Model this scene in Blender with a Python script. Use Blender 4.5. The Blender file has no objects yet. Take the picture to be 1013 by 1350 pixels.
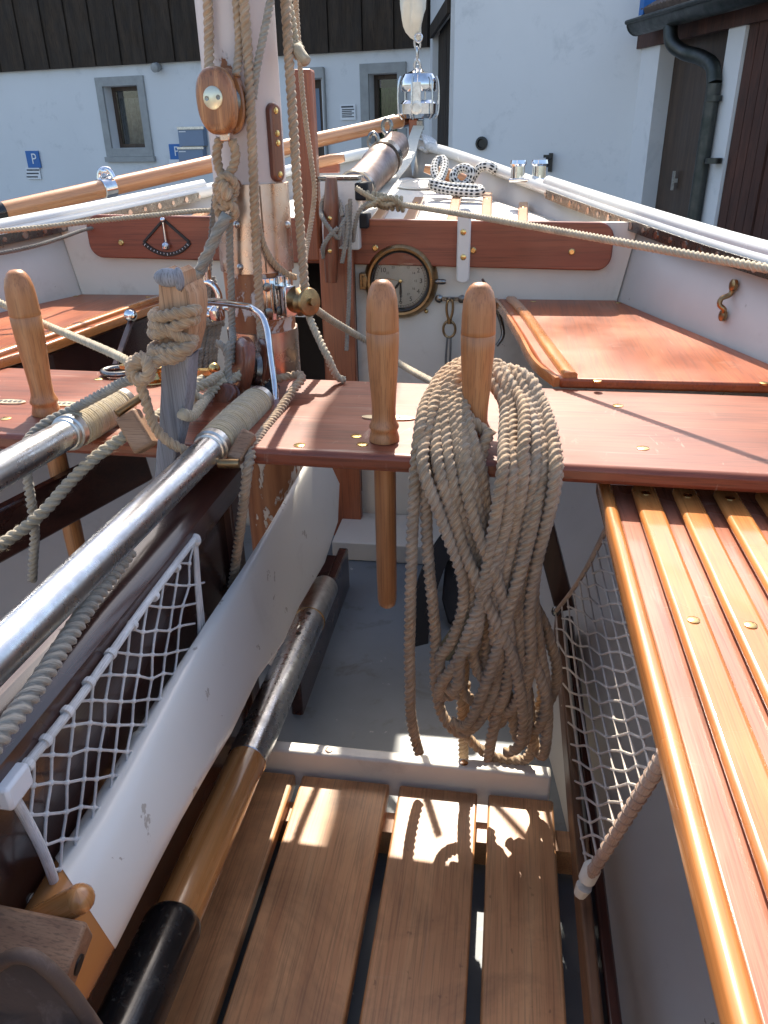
import bpy, bmesh, math, random
from mathutils import Vector, Matrix, noise as mnoise
from math import sin, cos, pi, radians, sqrt
V = Vector
rnd = random.Random(7)
scn = bpy.context.scene
COL = scn.collection
ZG = -1.5                                   # ground level (camera is the origin)

# ------------------------------------------------------------------ camera geometry
FPX = 1008.0; CX, CY = 506.5, 675.0
Fv = V((169, -497, FPX)).normalized()
Nv = V((38, 2050, FPX)); Nv = (Nv - Fv * Nv.dot(Fv)).normalized()
Rv = Nv.cross(Fv)
MC = Matrix((Rv, Fv, -Nv))                  # camera (right, down, forward) -> world
def ray(x, y): return MC @ V((x - CX, y - CY, FPX))
def Z(x, y, z): d = ray(x, y); return d * (z / d.z)
def W(x, y, Y): d = ray(x, y); return d * (Y / d.y)
def XX(x, y, X): d = ray(x, y); return d * (X / d.x)
def WL(pts): return [W(*p) for p in pts]

# ------------------------------------------------------------------ materials
def newmat(name):
    m = bpy.data.materials.new(name); m.use_nodes = True
    nt = m.node_tree; b = nt.nodes['Principled BSDF']
    return m, nt, b
def nd(nt, t, **kw):
    n = nt.nodes.new(t)
    for k, v in kw.items():
        if k in n.inputs: n.inputs[k].default_value = v
        else: setattr(n, k, v)
    return n
def coords(nt, scale, uv=False, rot=(0, 0, 0)):
    tc = nd(nt, 'ShaderNodeTexCoord'); mp = nd(nt, 'ShaderNodeMapping')
    mp.inputs['Scale'].default_value = scale; mp.inputs['Rotation'].default_value = rot
    nt.links.new(tc.outputs['UV' if uv else 'Object'], mp.inputs['Vector'])
    return mp.outputs['Vector']
def ramp(nt, fac, stops):
    r = nd(nt, 'ShaderNodeValToRGB'); e = r.color_ramp.elements
    while len(e) < len(stops): e.new(0.5)
    for el, (p, c) in zip(e, stops):
        el.position = p; el.color = (c[0], c[1], c[2], 1) if not isinstance(c, (int, float)) else (c, c, c, 1)
    nt.links.new(fac, r.inputs['Fac']); return r.outputs['Color']
def noise(nt, vec, scale, detail=6, rough=.55, dist=0):
    n = nd(nt, 'ShaderNodeTexNoise', Scale=scale, Detail=detail, Roughness=rough, Distortion=dist)
    nt.links.new(vec, n.inputs['Vector']); return n.outputs['Fac']
def mix(nt, f, a, b, mode='MIX'):
    m = nd(nt, 'ShaderNodeMix', data_type='RGBA', blend_type=mode)
    for s, v in ((m.inputs[0], f), (m.inputs[6], a), (m.inputs[7], b)):
        if hasattr(v, 'is_linked'): nt.links.new(v, s)
        elif isinstance(v, (int, float)): s.default_value = v
        else: s.default_value = (v[0], v[1], v[2], 1)
    return m.outputs[2]
def bump(nt, b, h, strength, dist=.002):
    bp = nd(nt, 'ShaderNodeBump', Strength=strength, Distance=dist)
    nt.links.new(h, bp.inputs['Height']); nt.links.new(bp.outputs['Normal'], b.inputs['Normal'])
def link(nt, o, i): nt.links.new(o, i)
AX = {'X': (1, 0, 0), 'Y': (0, 1, 0), 'Z': (0, 0, 1)}
def wood(name, dark, mid, light, axis='Y', rough=.35, coat=.4, ring=26, scratch=0.0, pore=.5, coat_r=.12, wear=None, bumpy=.25, stain=0):
    m, nt, b = newmat(name)
    uv = axis == 'UV'
    def sc(a, c): return tuple(a if AX[axis][i] else c for i in range(3)) if not uv else (a, c, 1)
    f1 = noise(nt, coords(nt, sc(1.6, ring), uv), 1.0, 5, .6, .6)
    f2 = noise(nt, coords(nt, sc(9, ring * 14), uv), 1.0, 4, .6)
    f3 = noise(nt, coords(nt, sc(5, 6), uv), 1.0, 3, .5)
    c = ramp(nt, f1, [(.28, dark), (.5, mid), (.72, light)])
    p = ramp(nt, f2, [(.36, 1 - pore), (.5, 1)])
    c = mix(nt, 1.0, c, p, 'MULTIPLY')
    c = mix(nt, 1.0, c, ramp(nt, f3, [(.3, .78), (.7, 1.12)]), 'MULTIPLY')
    rr = ramp(nt, f3, [(.3, max(.02, rough - .08)), (.7, rough + .1)])
    if stain:
        k0 = noise(nt, coords(nt, (1, 1, 1)), 7, 5, .65, .6); k1 = noise(nt, coords(nt, (1, .6, 1)), 55, 3, .6)
        c = mix(nt, 1.0, c, ramp(nt, k0, [(.36, 1 - stain), (.56, 1.04)]), 'MULTIPLY')
        c = mix(nt, ramp(nt, k1, [(.69, 0), (.73, .6)]), c, tuple(x * .4 for x in dark))
    if scratch:
        # worn pale scratches running mostly with the grain plus cross scuffs
        s1 = noise(nt, coords(nt, sc(4.5, 70), uv, (0, 0, .22)), 1.0, 3, .55, .5)
        s2 = noise(nt, coords(nt, sc(30, 9), uv, (0, 0, -.4)), 1.0, 4, .7, 1.2)
        s3 = noise(nt, coords(nt, sc(7, 7), uv), 1.0, 3, .6)
        k = ramp(nt, s1, [(.63, 0), (.71, 1)]); k2 = ramp(nt, s2, [(.63, 0), (.7, 1)])
        k3 = ramp(nt, s3, [(.42, .15), (.62, 1)])
        k = mix(nt, 1.0, mix(nt, 1.0, k, k2, 'LIGHTEN'), k3, 'MULTIPLY')
        k = mix(nt, 1.0, k, (scratch,) * 3, 'MULTIPLY')
        c = mix(nt, k, c, wear or tuple(min(1, x * 2.2 + .12) for x in light))
    link(nt, c, b.inputs['Base Color']); link(nt, rr, b.inputs['Roughness'])
    b.inputs['Coat Weight'].default_value = coat; b.inputs['Coat Roughness'].default_value = coat_r
    if bumpy: bump(nt, b, f2, bumpy, .0006)
    return m
def paint(name, col, rough=.45, var=.12, scale=4, bmp=.15, bscale=60, coat=0, chips=None, dirt=None):
    m, nt, b = newmat(name)
    v = coords(nt, (1, 1, 1))
    f = noise(nt, v, scale, 6, .6)
    c = mix(nt, 1.0, col, ramp(nt, f, [(.3, 1 - var), (.7, 1 + var * .4)]), 'MULTIPLY')
    if dirt:
        g = noise(nt, v, scale * 3.1, 8, .7, .4)
        c = mix(nt, ramp(nt, g, [(.56, 0), (.72, dirt[1])]), c, dirt[0])
    if chips:
        g = noise(nt, v, chips[1], 6, .62, .3)
        c = mix(nt, ramp(nt, g, [(chips[2], 0), (chips[2] + .012, 1)]), c, chips[0])
    link(nt, c, b.inputs['Base Color'])
    link(nt, ramp(nt, f, [(.3, rough - .06), (.7, rough + .1)]), b.inputs['Roughness'])
    b.inputs['Coat Weight'].default_value = coat
    if bmp: bump(nt, b, noise(nt, v, bscale, 5, .6), bmp, .001)
    return m
def metal(name, col, rough=.2, var=.1, scale=40, tint=None, bmp=.0):
    m, nt, b = newmat(name)
    v = coords(nt, (1, 1, 1)); f = noise(nt, v, scale, 6, .65)
    c = mix(nt, ramp(nt, f, [(.35, 0), (.7, 1)]), col, tint or tuple(x * .7 for x in col))
    link(nt, c, b.inputs['Base Color']); b.inputs['Metallic'].default_value = 1
    link(nt, ramp(nt, f, [(.3, max(.03, rough - var)), (.75, rough + var)]), b.inputs['Roughness'])
    if bmp: bump(nt, b, noise(nt, v, scale * .5, 3), bmp, .001)
    return m
def plain(name, col, rough=.6, metallic=0, spec=.5):
    return paint(name, col, rough, .1, 20, .05, 120)
def ropemat(name, c1, c2, rough=.85):
    m, nt, b = newmat(name)
    f = noise(nt, coords(nt, (60, 26, 1), True), 1.0, 5, .65, .2)
    g = noise(nt, coords(nt, (1, 1, 1)), 22, 4, .6)
    g2 = noise(nt, coords(nt, (5, .4, 1), True), 1.0, 3, .6)
    c = ramp(nt, f, [(.28, tuple(x * .55 for x in c1)), (.5, c1), (.72, c2)])
    c = mix(nt, ramp(nt, g2, [(.4, 0), (.7, .5)]), c, (.42, .38, .32))
    c = mix(nt, 1.0, c, ramp(nt, g, [(.3, .74), (.7, 1.15)]), 'MULTIPLY')
    link(nt, c, b.inputs['Base Color']); b.inputs['Roughness'].default_value = rough
    b.inputs['Sheen Weight'].default_value = .25; b.inputs['Sheen Roughness'].default_value = .5
    bump(nt, b, f, .7, .0012)
    return m

M = {}
M['mahog_x'] = wood('mahogany_thwart', (.16, .034, .014), (.24, .060, .026), (.32, .098, .046), 'X', .42, .12, 16, .5, .35, .25, (.46, .33, .255))
M['mahog_y'] = wood('mahogany_bench', (.23, .046, .011), (.35, .080, .018), (.43, .12, .030), 'Y', .36, .14, 20, .5, .3, .18, (.55, .33, .22))
M['mahog_b'] = wood('mahogany_beam', (.20, .045, .02), (.29, .075, .034), (.36, .105, .048), 'X', .36, .3, 24, 0, .3)
M['mahog_z'] = wood('mahogany_post', (.20, .05, .02), (.30, .085, .032), (.36, .12, .05), 'Z', .4, .2, 24, 0, .3)
M['darkwood'] = wood('dark_mahogany', (.024, .009, .007), (.045, .016, .012), (.075, .028, .02), 'Y', .26, .5, 22, .12, .3, .12, (.2, .1, .07))
M['brownwood'] = wood('brown_stringer', (.10, .045, .02), (.16, .075, .034), (.22, .11, .055), 'Y', .5, .1, 26, 0, .3)
M['dullbarrel'] = metal('dull_barrel', (.34, .28, .25), .46, .1, 20, (.20, .15, .13), .15)
M['darkwood_z'] = wood('dark_mahogany_post', (.03, .012, .009), (.05, .02, .014), (.08, .03, .022), 'Z', .4, .2, 22, 0, .3)
M['slat'] = wood('varnished_slat', (.40, .135, .036), (.53, .195, .052), (.62, .265, .08), 'Y', .26, .55, 34, .0, .22, .1)
M['slatbase'] = wood('varnished_seat_board', (.27, .085, .042), (.38, .135, .075), (.47, .19, .115), 'Y', .3, .4, 26, .25, .35, .14, (.62, .42, .33))
M['pine'] = wood('oiled_floor_plank', (.50, .215, .085), (.62, .30, .125), (.70, .37, .165), 'Y', .46, .1, 30, .12, .28, .3, (.66, .45, .28), .3, stain=.34)
M['pin'] = wood('oiled_hardwood_pin', (.33, .13, .045), (.43, .18, .066), (.52, .25, .10), 'Z', .4, .15, 40, 0, .3, .3)
M['oarwood'] = wood('varnished_oar_shaft', (.44, .17, .05), (.56, .25, .08), (.64, .33, .13), 'UV', .25, .6, 16, 0, .2, .08)
M['sparwood'] = wood('varnished_spar', (.48, .19, .075), (.60, .28, .12), (.68, .36, .17), 'UV', .3, .5, 14, 0, .15, .1)
M['blockwood'] = wood('striped_block_wood', (.10, .032, .012), (.38, .15, .05), (.58, .30, .125), 'Z', .35, .35, 70, 0, .45, .15)
M['redblock'] = wood('red_block_wood', (.09, .025, .012), (.19, .055, .025), (.27, .09, .042), 'Z', .3, .4, 30, 0, .3)
M['greywood'] = wood('weathered_grey_wood', (.16, .16, .17), (.25, .25, .27), (.34, .34, .36), 'Z', .7, 0, 40, 0, .45)
M['oldwood'] = wood('weathered_orange_wood', (.28, .13, .06), (.42, .22, .11), (.52, .32, .19), 'Z', .65, 0, 36, 0, .45)
M['blockrough'] = wood('raw_wood_fitting', (.22, .11, .06), (.32, .18, .10), (.42, .26, .16), 'X', .6, 0.05, 50, 0, .4)
M['white'] = paint('white_paint', (.78, .745, .67), .4, .06, 5, .12, 40, 0, None, ((.42, .38, .32), .35))
M['whitegloss'] = paint('white_gloss_paint', (.74, .74, .70), .22, .05, 6, .06, 20, .3)
M['cream'] = paint('cream_hull_paint', (.72, .67, .57), .45, .14, 2.6, .3, 16, 0, ((.34, .28, .2), 40, .70), ((.44, .38, .29), .5))
M['hullwhite'] = paint('hull_side_paint', (.61, .57, .51), .42, .14, 2.4, .3, 14, 0, ((.30, .25, .19), 34, .70), ((.42, .37, .31), .45))
M['deck'] = paint('deck_paint', (.80, .79, .74), .6, .06, 6, .25, 220)
M['greyfloor'] = paint('grey_bilge_paint', (.19, .215, .23), .42, .22, 4, .35, 30, 0, ((.36, .37, .37), 30, .68), ((.09, .085, .075), .7))
M['blade'] = paint('white_blade_paint', (.80, .775, .71), .3, .05, 3, .08, 60, .25, ((.50, .45, .38), 26, .655), ((.50, .46, .40), .22))
M['steel'] = metal('brushed_steel', (.64, .65, .66), .3, .09, 60)
M['alloy'] = metal('dull_aluminium', (.70, .69, .66), .36, .1, 50, (.45, .43, .40))
M['chrome'] = metal('chrome', (.82, .83, .85), .07, .04, 30)
M['darksteel'] = metal('tarnished_steel', (.30, .29, .27), .3, .1, 60, (.14, .13, .12))
M['copper'] = metal('worn_copper_sheet', (.62, .42, .31), .3, .12, 16, (.66, .60, .55), .25)
M['bronze'] = metal('aged_bronze', (.42, .27, .13), .34, .1, 60, (.22, .15, .08), .1)
M['brass'] = metal('brass', (.80, .57, .24), .24, .08, 60, (.55, .37, .14))
M['brassplate'] = metal('pale_brass_plate', (.78, .70, .52), .36, .1, 60, (.62, .55, .40))
M['rope'] = ropemat('manila_rope', (.43, .278, .155), (.66, .49, .31))
M['ropelight'] = ropemat('pale_hemp_rope', (.50, .41, .27), (.68, .59, .43))
M['ropegrey'] = ropemat('weathered_grey_rope', (.30, .265, .21), (.45, .41, .34))
M['ropedark'] = ropemat('dark_rope', (.16, .15, .13), (.27, .26, .23))
M['twine'] = ropemat('hemp_twine', (.44, .35, .21), (.62, .53, .36))
M['netwhite'] = ropemat('white_net_cord', (.76, .75, .73), (.88, .87, .85))
M['nettan'] = ropemat('tan_net_cord', (.66, .57, .47), (.78, .70, .60))
M['tanedge'] = ropemat('tan_edge_cord', (.46, .29, .19), (.56, .38, .26))
M['canvas'] = paint('off_white_canvas', (.72, .68, .58), .85, .1, 20, .5, 160)
M['webbing'] = paint('cream_webbing', (.70, .66, .55), .8, .08, 60, .5, 400)
M['black'] = paint('black_rubber', (.012, .012, .013), .22, .2, 30, .15, 70, .15, None, ((.16, .16, .14), .5))
M['blackmatt'] = paint('black_fabric', (.018, .018, .02), .75, .2, 40, .2, 90)
M['darkvoid'] = paint('dark_void_paint', (.05, .04, .035), .8, .2, 6)  # near-black colour that paints in the darkness of unlit interiors
M['olive'] = paint('olive_webbing', (.16, .14, .08), .8, .15, 60, .4, 300)
M['leather'] = paint('worn_brown_leather', (.115, .075, .055), .75, .3, 9, .6, 130, 0, None, ((.30, .22, .18), .4))
M['blackpaint'] = paint('black_enamel', (.015, .014, .013), .35, .1, 30, .05)
M['stucco'] = paint('white_stucco', (.72, .72, .715), .9, .05, 1.2, .5, 55, 0, None, ((.50, .51, .51), .6))
M['stone'] = paint('grey_stone_frame', (.36, .36, .345), .85, .18, 9, .5, 50)
M['barn'] = wood('dark_barn_boards', (.022, .014, .009), (.042, .027, .016), (.065, .042, .026), 'Z', .85, 0, 10, 0, .5)
M['browndoor'] = wood('brown_garage_door', (.046, .026, .016), (.072, .042, .026), (.098, .06, .038), 'Z', .5, .05, 24, 0, .4)
M['redplank'] = wood('red_brown_planks', (.045, .016, .010), (.075, .028, .017), (.11, .042, .026), 'Z', .7, 0, 12, 0, .5)
M['gutter'] = metal('weathered_gutter', (.10, .10, .095), .5, .1, 12, (.06, .07, .062))
M['tile'] = paint('roof_tiles', (.16, .12, .10), .9, .3, 30, .5, 60)
M['bluesign'] = paint('blue_sign_paint', (.02, .14, .42), .4, .05, 10, 0)
M['signwhite'] = paint('white_sign_paint', (.78, .79, .80), .4, .04, 10, 0)
M['sketch'] = paint('dark_lettering', (.05, .055, .07), .5, .1, 10, 0)
M['infoblue'] = paint('grey_blue_panel', (.19, .25, .35), .4, .06, 6, 0)
M['window_backing'] = paint('grey_curtain', (.16, .17, .16), .8, .5, 18, .3, 30)
M['painted_reflection'] = paint('green_hedge_reflection', (.05, .10, .025), .8, .5, 24, 0)  # hedge reflection painted as a green sheet behind the pane
M['asphalt'] = paint('grey_paving', (.20, .20, .19), .9, .2, 2, .6, 120)
def thinglass(name, refl):
    """thin clear pane: light passes straight through, reflection grows at grazing angles"""
    m, nt, b = newmat(name); out = nt.nodes['Material Output']
    tr = nd(nt, 'ShaderNodeBsdfTransparent'); gl = nd(nt, 'ShaderNodeBsdfGlossy'); gl.inputs['Roughness'].default_value = .02
    fr = nd(nt, 'ShaderNodeFresnel'); fr.inputs['IOR'].default_value = refl; mx = nd(nt, 'ShaderNodeMixShader')
    link(nt, fr.outputs[0], mx.inputs[0]); link(nt, tr.outputs[0], mx.inputs[1]); link(nt, gl.outputs[0], mx.inputs[2]); link(nt, mx.outputs[0], out.inputs['Surface'])
    return m
M['glass'] = thinglass('window_glass', 1.5); M['lens'] = thinglass('clock_glass', 1.35)
def mastmat():
    m, nt, b = newmat('peeling_mast_paint')
    v = coords(nt, (1, 1, .55)); f = noise(nt, v, 17, 7, .6, .35)
    tc = nd(nt, 'ShaderNodeTexCoord'); sp = nd(nt, 'ShaderNodeSeparateXYZ'); link(nt, tc.outputs['Object'], sp.inputs[0])
    mr = nd(nt, 'ShaderNodeMapRange'); link(nt, sp.outputs['Z'], mr.inputs['Value'])
    mr.inputs['From Min'].default_value = .93; mr.inputs['From Max'].default_value = 1.01   # paint is worst low down
    mr.inputs['To Min'].default_value = .14; mr.inputs['To Max'].default_value = -.015
    ad = nd(nt, 'ShaderNodeMath', operation='ADD'); link(nt, f, ad.inputs[0]); link(nt, mr.outputs[0], ad.inputs[1])
    g = noise(nt, coords(nt, (1, 1, .18)), 46, 5, .6, .5)
    w = ramp(nt, noise(nt, coords(nt, (60, 60, 5)), 1, 4), [(.3, (.22, .075, .03)), (.7, (.42, .17, .07))])
    p = mix(nt, 1.0, (.66, .575, .53), ramp(nt, noise(nt, v, 9, 5), [(.3, .9), (.7, 1.05)]), 'MULTIPLY')
    p = mix(nt, ramp(nt, g, [(.685, 0), (.71, 1)]), p, (.20, .10, .07))
    peel = ramp(nt, ad.outputs[0], [(.585, 0), (.597, 1)])
    c = mix(nt, peel, p, w)
    link(nt, c, b.inputs['Base Color']); b.inputs['Roughness'].default_value = .5
    inv = ramp(nt, ad.outputs[0], [(.57, 1), (.605, 0)])
    bump(nt, b, inv, .8, .002)
    return m
M['mast'] = mastmat()
def spotmat():
    m, nt, b = newmat('black_flecked_white_rope')
    tc = nd(nt, 'ShaderNodeTexCoord'); mp = nd(nt, 'ShaderNodeMapping'); link(nt, tc.outputs['UV'], mp.inputs['Vector'])
    mp.inputs['Scale'].default_value = (70, 8, 1)
    ck = nd(nt, 'ShaderNodeTexVoronoi', feature='F1'); ck.inputs['Scale'].default_value = 1.0; ck.inputs['Randomness'].default_value = .12
    link(nt, mp.outputs[0], ck.inputs['Vector'])
    c = ramp(nt, ck.outputs['Distance'], [(.30, (.02, .02, .022)), (.38, (.66, .64, .59))])
    link(nt, c, b.inputs['Base Color']); b.inputs['Roughness'].default_value = .8
    bump(nt, b, ck.outputs['Distance'], .4, .002)
    return m
M['spotrope'] = spotmat()

# ------------------------------------------------------------------ mesh building
def catmull(pts, step, closed=False):
    pts = [V(p) for p in pts]
    if len(pts) == 2: pts = [pts[0], (pts[0] + pts[1]) / 2, pts[1]]
    n = len(pts); out = []
    segs = n if closed else n - 1
    for i in range(segs):
        if closed: a, b, c, d = pts[(i - 1) % n], pts[i], pts[(i + 1) % n], pts[(i + 2) % n]
        else:
            b, c = pts[i], pts[i + 1]
            a = pts[i - 1] if i else b * 2 - c
            d = pts[i + 2] if i + 2 < n else c * 2 - b
        k = 14
        # centripetal
        def kn(t, p, q): return t + max((q - p).length, 1e-6) ** .5
        t0 = 0; t1 = kn(t0, a, b); t2 = kn(t1, b, c); t3 = kn(t2, c, d)
        for j in range(k):
            t = t1 + (t2 - t1) * j / k
            A1 = a * ((t1 - t) / (t1 - t0)) + b * ((t - t0) / (t1 - t0))
            A2 = b * ((t2 - t) / (t2 - t1)) + c * ((t - t1) / (t2 - t1))
            A3 = c * ((t3 - t) / (t3 - t2)) + d * ((t - t2) / (t3 - t2))
            B1 = A1 * ((t2 - t) / (t2 - t0)) + A2 * ((t - t0) / (t2 - t0))
            B2 = A2 * ((t3 - t) / (t3 - t1)) + A3 * ((t - t1) / (t3 - t1))
            out.append(B1 * ((t2 - t) / (t2 - t1)) + B2 * ((t - t1) / (t2 - t1)))
    if not closed: out.append(pts[-1])
    else: out.append(out[0].copy())
    # resample
    L = [0]
    for i in range(1, len(out)): L.append(L[-1] + (out[i] - out[i - 1]).length)
    tot = L[-1]; m = max(2, int(tot / step)); res = []; j = 0
    for i in range(m + 1):
        s = tot * i / m
        while j < len(L) - 2 and L[j + 1] < s: j += 1
        d = L[j + 1] - L[j]; res.append(out[j].lerp(out[j + 1], (s - L[j]) / d if d > 1e-9 else 0))
    return res

class MB:
    def __init__(s): s.v = []; s.f = []; s.uv = {}
    def add(s, vs, fs, uvs=None):
        o = len(s.v); s.v += [V(p) for p in vs]
        for i, f in enumerate(fs):
            if uvs: s.uv[len(s.f)] = uvs[i]
            s.f.append([k + o for k in f])
        return s
    def box(s, c, size, rot=None):
        hx, hy, hz = [x / 2 for x in size]; c = V(c)
        vs = [V((x, y, z)) for x in (-hx, hx) for y in (-hy, hy) for z in (-hz, hz)]
        if rot is not None: vs = [rot @ p for p in vs]
        return s.add([p + c for p in vs], [(0, 1, 3, 2), (4, 6, 7, 5), (0, 4, 5, 1), (2, 3, 7, 6), (0, 2, 6, 4), (1, 5, 7, 3)])
    def prism(s, pts, d):
        pts = [V(p) for p in pts]; d = V(d); n = len(pts)
        nrm = V((0, 0, 0))
        for i in range(n): nrm += pts[i].cross(pts[(i + 1) % n])
        if nrm.dot(d) < 0: pts = pts[::-1]
        return s.add(pts + [p + d for p in pts], [tuple(range(n))[::-1], tuple(range(n, 2 * n))] +
                     [(i, (i + 1) % n, n + (i + 1) % n, n + i) for i in range(n)])
    def bar(s, a, b, w, h, up=(0, 0, 1)):
        a, b = V(a), V(b); t = (b - a).normalized(); u = V(up); u = (u - t * u.dot(t)).normalized(); r = t.cross(u)
        q = [r * (w / 2) + u * (h / 2), r * (-w / 2) + u * (h / 2), r * (-w / 2) - u * (h / 2), r * (w / 2) - u * (h / 2)]
        return s.prism([a + k for k in q], b - a)
    def ring(s, path, shape, closed=False, caps=True, up=None):
        """sweep: shape(i, s) -> list of (u, v) offsets; parallel-transport frames"""
        path = [V(p) for p in path]; n = len(path); L = 0
        t0 = (path[1] - path[0]).normalized()
        u = V(up) if up is not None else (V((0, 0, 1)) if abs(t0.z) < .9 else V((0, -1, 0)))
        base = len(s.v); prev = None; lens = []; m = None
        for i in range(n):
            t = (path[min(i + 1, n - 1)] - path[max(i - 1, 0)])
            t = t.normalized() if t.length > 1e-9 else t0
            u = u - t * u.dot(t)
            u = u.normalized() if u.length > 1e-6 else t.orthogonal().normalized()
            w = t.cross(u)
            if i: L += (path[i] - path[i - 1]).length
            lens.append(L); sh = shape(i, L); m = len(sh)
            for a, b in sh: s.v.append(path[i] + u * a + w * b)
        per = None
        for i in range(n - 1):
            for k in range(m):
                k2 = (k + 1) % m
                s.uv[len(s.f)] = [(lens[i], k / m), (lens[i], (k + 1) / m), (lens[i + 1], (k + 1) / m), (lens[i + 1], k / m)]
                s.f.append([base + i * m + k, base + i * m + k2, base + (i + 1) * m + k2, base + (i + 1) * m + k])
        if caps and not closed:
            s.f.append([base + k for k in range(m)][::-1]); s.f.append([base + (n - 1) * m + k for k in range(m)])
        return s
    def tube(s, pts, r, n=12, step=None, caps=True, closed=False):
        path = catmull(pts, step, closed) if step else [V(p) for p in pts]
        N = len(path)
        def rad(i):
            if callable(r): return r(i / (N - 1))
            if isinstance(r, (list, tuple)): x = i / (N - 1) * (len(r) - 1); j = min(int(x), len(r) - 2); return r[j] + (r[j + 1] - r[j]) * (x - j)
            return r
        return s.ring(path, lambda i, L: [(rad(i) * cos(2 * pi * k / n), rad(i) * sin(2 * pi * k / n)) for k in range(n)], closed, caps)
    def lathe(s, prof, o, axis, n=24, caps=True):
        o, a = V(o), V(axis).normalized()
        u = a.orthogonal().normalized(); w = a.cross(u); m = len(prof); base = len(s.v)
        for r, h in prof:
            for k in range(n):
                th = 2 * pi * k / n; s.v.append(o + a * h + (u * cos(th) + w * sin(th)) * max(r, 1e-5))
        for i in range(m - 1):
            for k in range(n):
                k2 = (k + 1) % n
                s.uv[len(s.f)] = [(prof[i][1], k / n), (prof[i][1], (k + 1) / n), (prof[i + 1][1], (k + 1) / n), (prof[i + 1][1], k / n)]
                s.f.append([base + i * n + k, base + i * n + k2, base + (i + 1) * n + k2, base + (i + 1) * n + k])
        if caps: s.f.append([base + k for k in range(n)][::-1]); s.f.append([base + (m - 1) * n + k for k in range(n)])
        return s
    def ball(s, c, r, n=14, sc=(1, 1, 1)):
        prof = [(r * sin(pi * i / 8), -r * cos(pi * i / 8)) for i in range(9)]
        b = len(s.v); s.lathe(prof, (0, 0, 0), (0, 0, 1), n)
        for i in range(b, len(s.v)):
            p = s.v[i]; s.v[i] = V((p.x * sc[0], p.y * sc[1], p.z * sc[2])) + V(c)
        return s
    def rope(s, pts, R, pitch=None, step=None, fuzz=500, closed=False, wob=.0, n=15, hl=1.0):
        pitch = pitch or R * 3.7; st = step or pitch / 8
        path = catmull(pts, st, closed)
        if wob:
            o = rnd.random() * 99
            path = [p + mnoise.noise_vector(p * 14 + V((o, 0, 0))) * wob for p in path]
        d, a = .42 * R, .58 * R
        def shape(i, L):
            out = []; ph = 2 * pi * L / pitch
            for k in range(n):
                th = 2 * pi * k / n                     # th in the strand frame, rotated by ph
                al = (th + pi / 3) % (2 * pi / 3) - pi / 3
                q = d * cos(al) + sqrt(max(0, a * a - (d * sin(al)) ** 2))
                out.append((q * cos(th + ph), q * sin(th + ph)))
            return out
        s.ring(path, shape, closed)
        if fuzz:
            L = sum((path[i + 1] - path[i]).length for i in range(len(path) - 1))
            for _ in range(int(L * fuzz)):
                i = rnd.randrange(len(path) - 1); p = path[i]; t = (path[i + 1] - p).normalized()
                o = V((rnd.gauss(0, 1), rnd.gauss(0, 1), rnd.gauss(0, 1))); o = (o - t * o.dot(t)).normalized()
                q = p + o * R * .9; tip = q + (o * rnd.uniform(.3, 1) + t * rnd.uniform(-1.6, 1.6)) * R * rnd.uniform(.3, .75) * hl
                w = t.cross(o) * .00022
                b = len(s.v); s.v += [q - w, q + w, tip]; s.f.append([b, b + 1, b + 2])
        return s
    def text(s, body, size, origin, xd, yd, nd_=None, depth=.0004, align='CENTER'):
        cu = bpy.data.curves.new('t', 'FONT'); cu.body = body; cu.size = size; cu.extrude = depth
        cu.align_x = align; cu.align_y = 'CENTER'
        ob = bpy.data.objects.new('t', cu); COL.objects.link(ob)
        bpy.context.view_layer.update()
        me = bpy.data.meshes.new_from_object(ob.evaluated_get(bpy.context.evaluated_depsgraph_get()))
        xd, yd = V(xd).normalized(), V(yd).normalized(); n = xd.cross(yd); o = V(origin)
        s.add([o + xd * v.co.x + yd * v.co.y + n * v.co.z for v in me.vertices], [tuple(p.vertices) for p in me.polygons])
        bpy.data.objects.remove(ob); bpy.data.curves.remove(cu); bpy.data.meshes.remove(me)
        return s
    def build(s, name, mat, parent=None, smooth=True, bevel=0, ang=38, seg=2, subdiv=0, solid=0):
        off = root_loc(parent) if parent else V((0, 0, 0))
        me = bpy.data.meshes.new(name)
        me.from_pydata([p - off for p in s.v], [], s.f)
        if s.uv:
            ul = me.uv_layers.new(name='UVMap')
            for p in me.polygons:
                q = s.uv.get(p.index)
                if q:
                    for li, c in zip(p.loop_indices, q): ul.data[li].uv = c
        if smooth:
            for p in me.polygons: p.use_smooth = True
            me.set_sharp_from_angle(angle=radians(ang))
        me.materials.append(M[mat] if isinstance(mat, str) else mat)
        ob = bpy.data.objects.new(name, me); COL.objects.link(ob)
        if parent: ob.parent = parent
        if solid:
            md = ob.modifiers.new('solid', 'SOLIDIFY'); md.thickness = solid; md.offset = 1
        if bevel:
            md = ob.modifiers.new('bevel', 'BEVEL'); md.width = bevel; md.segments = seg; md.limit_method = 'ANGLE'; md.angle_limit = radians(40)
        if subdiv:
            md = ob.modifiers.new('sub', 'SUBSURF'); md.levels = md.render_levels = subdiv
        return ob
def root_loc(o):
    p = V((0, 0, 0))
    while o: p += o.location; o = o.parent
    return p
def tag(o, label, cat, group=None, kind=None):
    o['label'] = label; o['category'] = cat
    if group: o['group'] = group
    if kind: o['kind'] = kind
    return o
def thing(name, label, cat, loc=(0, 0, 0), group=None):
    o = bpy.data.objects.new(name, None); COL.objects.link(o); o.location = V(loc); o.empty_display_size = .05
    return tag(o, label, cat, group)
def struct(o): o['kind'] = 'structure'; return o
def copy_tree(o, loc, label=None, parent=None):
    c = o.copy(); COL.objects.link(c)
    if parent: c.parent = parent
    else:
        c.location = loc
        if label: c['label'] = label
    for ch in o.children: copy_tree(ch, None, None, c)
    return c
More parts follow.
